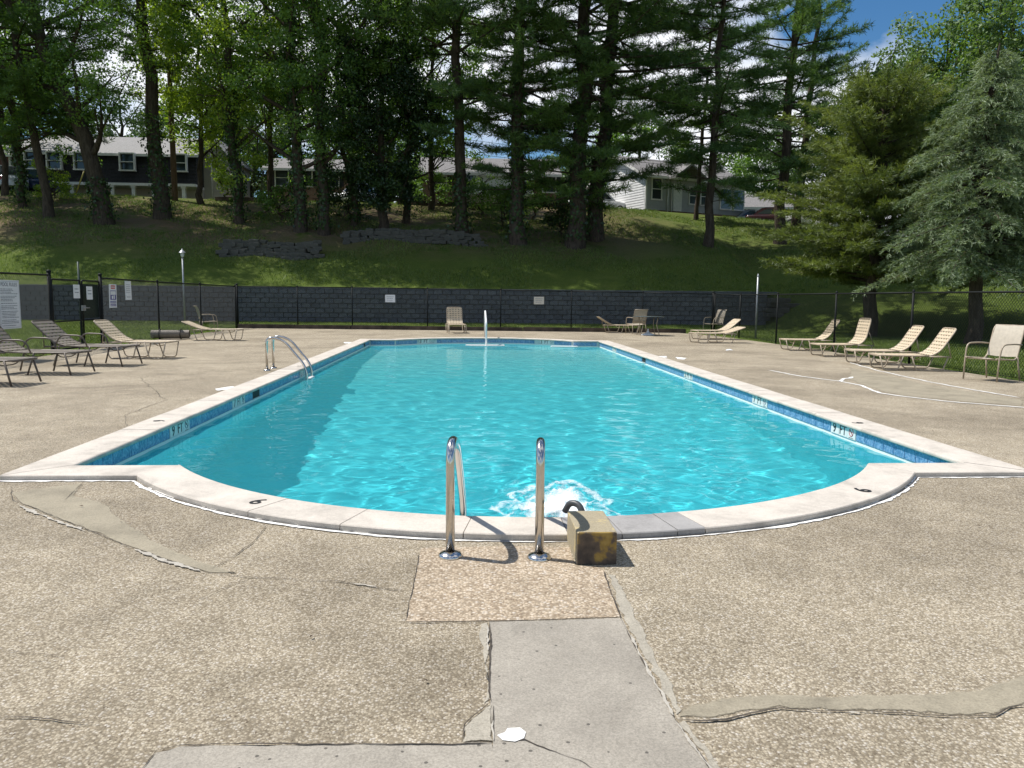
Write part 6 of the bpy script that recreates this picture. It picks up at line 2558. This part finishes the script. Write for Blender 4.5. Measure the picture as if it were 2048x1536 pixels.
for k, (q, zz, ex, ez) in enumerate(((-0.65, ca + 0.2, 62, -3.2), (0.65, ca + 0.2, 62, -3.0), (0.0, ca - 0.8, 62, -2.6))):
    m = MB()
    pts = []
    for i in range(17):
        s = i / 16
        pts.append((xa + q + ex * s, 8 * s, zz + ez * s - 4 * 1.6 * s * (1 - s)))
    m.tube(pts, 0.014, 4)
    m.build('power_line', M['rubber'], up_)
# yellow guy guard
p = at(150, 385, 55.5)
t = thing('guy_marker', (p.x, 55.5, tz(p.x, 55.5)), 'slanted yellow guy wire guard in front of the white porch column', 'guy guard')
e = at(168, 342, 55.5)
m = MB(); m.tube([(0, 0, -0.1), (e.x - p.x, 0, e.z - t.location.z)], 0.045, 8); m.build('guard_tube', simple('yellow_plastic', (0.50, 0.40, 0.08), 0.5), t)
m = MB(); m.tube([(e.x - p.x, 0, e.z - t.location.z), ((e.x - p.x) * 6.2, 0, (e.z - t.location.z) * 5.6)], 0.012, 5); m.build('guy_wire', M['galv'], t)


# ================================================================== CARS
def car(px, Y, paint, label, kind='sedan', rz=0.0, group=None):
    """length along local x, nose at +x"""
    p = at(px, 400, Y)
    t = thing('parked_car', (p.x, Y, tz(p.x, Y) + 0.02), label, 'car', group, rz)
    suv = kind == 'suv'
    h1, h2 = (0.98, 1.72) if suv else (0.88, 1.44)
    L, W_ = 4.6, 0.90
    low = [(-2.30, 0.42), (-2.28, 0.75), (-2.2, h1), (-1.2, h1 + 0.02), (0.9, h1), (1.75, h1 - 0.10), (2.2, h1 - 0.22), (2.3, 0.55), (2.26, 0.32), (-2.24, 0.30)]
    m = MB()
    secs = [(-W_, 0.95, 0.03), (-W_ * 0.9, 1.0, 0.0), (W_ * 0.9, 1.0, 0.0), (W_, 0.95, 0.03)]
    n_ = len(low)
    vs, fs = [], []
    for y, sc, dz in secs:
        vs += [(x * sc if abs(y) == W_ else x, y, z - dz if z > 0.5 else z + dz) for x, z in low]
    for i in range(3):
        for j in range(n_):
            l = (j + 1) % n_
            fs.append((i * n_ + j, i * n_ + l, (i + 1) * n_ + l, (i + 1) * n_ + j))
    fs += [tuple(range(n_)), tuple(range(4 * n_ - 1, 3 * n_ - 1, -1))]
    m.add(vs, fs, True)
    roof = [(-2.05 if suv else -1.75, h1), (-1.85 if suv else -1.15, h2 - 0.05), (-1.6 if suv else -0.9, h2), (0.05, h2), (0.3, h2 - 0.05), (1.05, h1)]
    vs = [(x, -W_ * 0.93 if z <= h1 else -W_ * 0.74, z) for x, z in roof] + [(x, W_ * 0.93 if z <= h1 else W_ * 0.74, z) for x, z in roof]
    k = len(roof)
    m.add(vs, [tuple(range(k)), tuple(range(2 * k - 1, k - 1, -1))] + [(i, i + 1, k + i + 1, k + i) for i in range(k - 1)])
    body = m.build('body', M['car_' + paint], t)
    # glass set into the cabin
    def lerp2(a, b, s): return tuple(a[i] + (b[i] - a[i]) * s for i in range(3))
    for sy in (-1, 1):
        xa0, xa1 = roof[0][0] + 0.30, roof[2][0] + 0.10
        spans = ((0.0, 0.46), (0.52, 1.0))
        for s0, s1 in spans:
            def bot(s): return (xa0 + (0.80 - xa0) * s, sy * (W_ * 0.91 + 0.005), h1 + 0.06)
            def top(s): return (xa1 + (0.12 - xa1) * s, sy * (W_ * 0.765 + 0.005), h2 - 0.10)
            mm = MB().quad(bot(s0), bot(s1), top(s1), top(s0))
            mm.build('side_window', M['pane'], t)
    mm = MB().quad((0.97, -W_ * 0.82, h1 + 0.07), (0.97, W_ * 0.82, h1 + 0.07), (0.34, W_ * 0.68, h2 - 0.06), (0.34, -W_ * 0.68, h2 - 0.06)); 
    mm.v = [(x + 0.03, y, z + 0.02) for x, y, z in mm.v]
    mm.build('windscreen', M['pane'], t)
    xr0, xr1 = roof[0][0], roof[1][0]
    mm = MB().quad((xr0 + 0.03, -W_ * 0.80, h1 + 0.08), (xr0 + 0.03, W_ * 0.80, h1 + 0.08), (xr1 - 0.02, W_ * 0.66, h2 - 0.08), (xr1 - 0.02, -W_ * 0.66, h2 - 0.08))
    mm.v = [(x - 0.03, y, z + 0.01) for x, y, z in mm.v]
    mm.build('rear_window', M['pane'], t)
    for x in (-1.42, 1.42):
        for sy in (-1, 1):
            o = MB().lathe([(0.19, -0.10), (0.30, -0.11), (0.335, -0.06), (0.335, 0.06), (0.30, 0.11), (0.19, 0.10)], 20).build('wheel', M['rubber'], t, rot=(PI / 2, 0, 0), loc=(x, sy * (W_ - 0.10), 0.335))
            MB().lathe([(0.001, 0.07), (0.07, 0.085), (0.17, 0.06), (0.20, 0.10), (0.20, -0.10), (0.17, -0.06), (0.001, -0.07)], 14).build('rim', M['car_silver'], o)
    for sy in (-1, 1):
        m = MB(); m.box(2.12, 2.27, sy * 0.62 - 0.16, sy * 0.62 + 0.16, 0.60, 0.74); m.build('headlight', M['lamp_glass'], t)
        m = MB(); m.box(-2.30, -2.18, sy * 0.68 - 0.12, sy * 0.68 + 0.12, 0.68, 0.88); m.build('taillight', M['lamp_red'], t)
    m = MB(); m.box(2.16, 2.33, -0.8, 0.8, 0.34, 0.52); m.box(-2.34, -2.2, -0.8, 0.8, 0.34, 0.54); m.build('bumper', M['car_' + paint], t)
    return t


car(36, 57.2, 'silver', 'silver SUV parked on the street by the ivy wrapped tree', 'suv', PI / 2 + 0.35)
car(84, 58.6, 'navy', 'dark blue SUV parked beside the silver SUV', 'suv', PI / 2 + 0.2)
car(-14, 56.6, 'white', 'white car at the street edge left of the silver SUV', 'sedan', PI / 2 + 0.5)
car(720, 58.5, 'white', 'white SUV parked behind the dark holly', 'suv', -PI / 2 - 0.5)
car(1197, 60.2, 'white', 'white car behind the black barrel grill by the white gable', 'suv', 0.3)
car(1522, 60.5, 'grey', 'grey car parked before the brick carport', 'sedan', -0.35)
car(1556, 58.2, 'maroon', 'dark maroon car parked in front of the grey car', 'sedan', -0.35)
car(1626, 55.8, 'white', 'white car seen past the trunk of the white pine', 'sedan', -0.45)
car(1700, 53.2, 'white', 'white car mostly hidden behind the cedar branches', 'sedan', -0.5)

p = at(1192, 418, 55.6)
t = thing('barrel_grill', (p.x, 55.6, tz(p.x, 55.6)), 'black barrel grill standing by the sunlit white gable', 'grill')
m = MB()
prof_ = [(0.001, -0.5), (0.26, -0.48), (0.32, -0.42), (0.33, 0.42), (0.26, 0.48), (0.001, 0.5)]
m.lathe(prof_, 16)
m.build('barrel', M['car_black'], t, rot=(0, PI / 2, 0), loc=(0, 0, 0.62))
for sx in (-1, 1):
    for sy in (-1, 1):
        m = MB(); m.tube([(sx * 0.32, sy * 0.18, 0.4), (sx * 0.36, sy * 0.25, 0)], 0.02, 6); m.build('leg', M['car_black'], t)
m = MB(); m.tube(fillet([(-0.15, -0.33, 0.62), (-0.15, -0.39, 0.62), (0.15, -0.39, 0.62), (0.15, -0.33, 0.62)], 0.03, 3), 0.012, 6); m.build('handle', M['galv'], t)

# ================================================================== GRASS
def grass(name, n, box, hgt, wid, seed, test, label):
    rg = np.random.default_rng(seed)
    X = rg.uniform(box[0], box[1], n)
    Y = rg.uniform(box[2], box[3], n)
    k = test(X, Y)
    X, Y = X[k], Y[k]
    Z = terrain(X, Y)
    C = np.stack([X, Y, Z - 0.01], 1)
    tint = 0.5 + 0.35 * np.sin(X * 0.9 + 1.3 * np.sin(Y * 0.7)) * np.sin(Y * 1.1 + X * 0.3)
    d = unit(rg.normal(size=C.shape) * np.array([0.55, 0.55, 0.1]) + np.array([0, 0, 1.0]))
    L = hgt * rg.uniform(0.5, 1.3, (len(C), 1))
    s = unit(np.cross(d, rg.normal(size=d.shape))) * wid * 0.5
    v = np.stack([C - s, C + s, C + d * L], 1).reshape(-1, 3)
    o = link(name, np_mesh(name, v, np.arange(len(v)).reshape(-1, 3), M['blade'], False, np.clip(tint + rg.normal(size=len(C)) * 0.22, 0, 1)))
    return tag(o, label, 'grass', None, 'stuff')


grass('lawn_grass', 150000, (8.0, 30, 9, 36), 0.075, 0.016, 1, lambda X, Y: (X > 10.0 - (31.2 - Y) * 0.02 - 0.02) & (X < 0.72 * Y + 1) & ((Y < 31.5) | (X > 10)), 'short green lawn grass behind the right fence')
grass('lawn_grass', 120000, (-24, 10.5, 15, 36.4), 0.085, 0.018, 2, lambda X, Y: (((X < -9.9 + (33.2 - Y) * 0.034 + 0.05) & (X > -0.68 * Y - 1)) | (Y > 33.2 - (X + 9.9) * 0.1005 + 0.05)), 'short green lawn grass below the block wall')
grass('bank_grass', 130000, (-34, 36, 36.8, 56), 0.16, 0.035, 3, lambda X, Y: (np.sin(X * 0.7 + 2 * np.sin(Y * 0.4)) + np.sin(Y * 0.9 + X * 0.35) > -0.6) & ((X < 14) | (Y > 34)), 'tufted grass on the wooded bank')


# ================================================================== LITTER ON THE DECK
rl = np.random.default_rng(77)
lm = MB()
for i in range(70):
    x, y = rl.uniform(-4.5, 5.5), rl.uniform(2.1, 9.5)
    if in_pool(np.array([x]), np.array([y]), 0.4)[0]: continue
    a_, sz = rl.uniform(0, 2 * PI), rl.uniform(0.006, 0.016)
    ca, sa = math.cos(a_), math.sin(a_)
    pts = [(-1, 0, 0.2), (-0.2, 0.42, 0.5), (0.9, 0.1, 0.15), (0.1, -0.40, 0.45)]
    lm.add([(x + sz * (u * ca - v * sa), y + sz * (u * sa + v * ca), 0.009 + sz * w) for u, v, w in pts], [(0, 1, 2, 3)])
tag(lm.build('leaf_litter', simple('dry_leaf', (0.10, 0.065, 0.04), 0.9, var=0.5, scale=3)), 'tiny dry leaf scraps scattered over the deck', 'leaf litter', None, 'stuff')
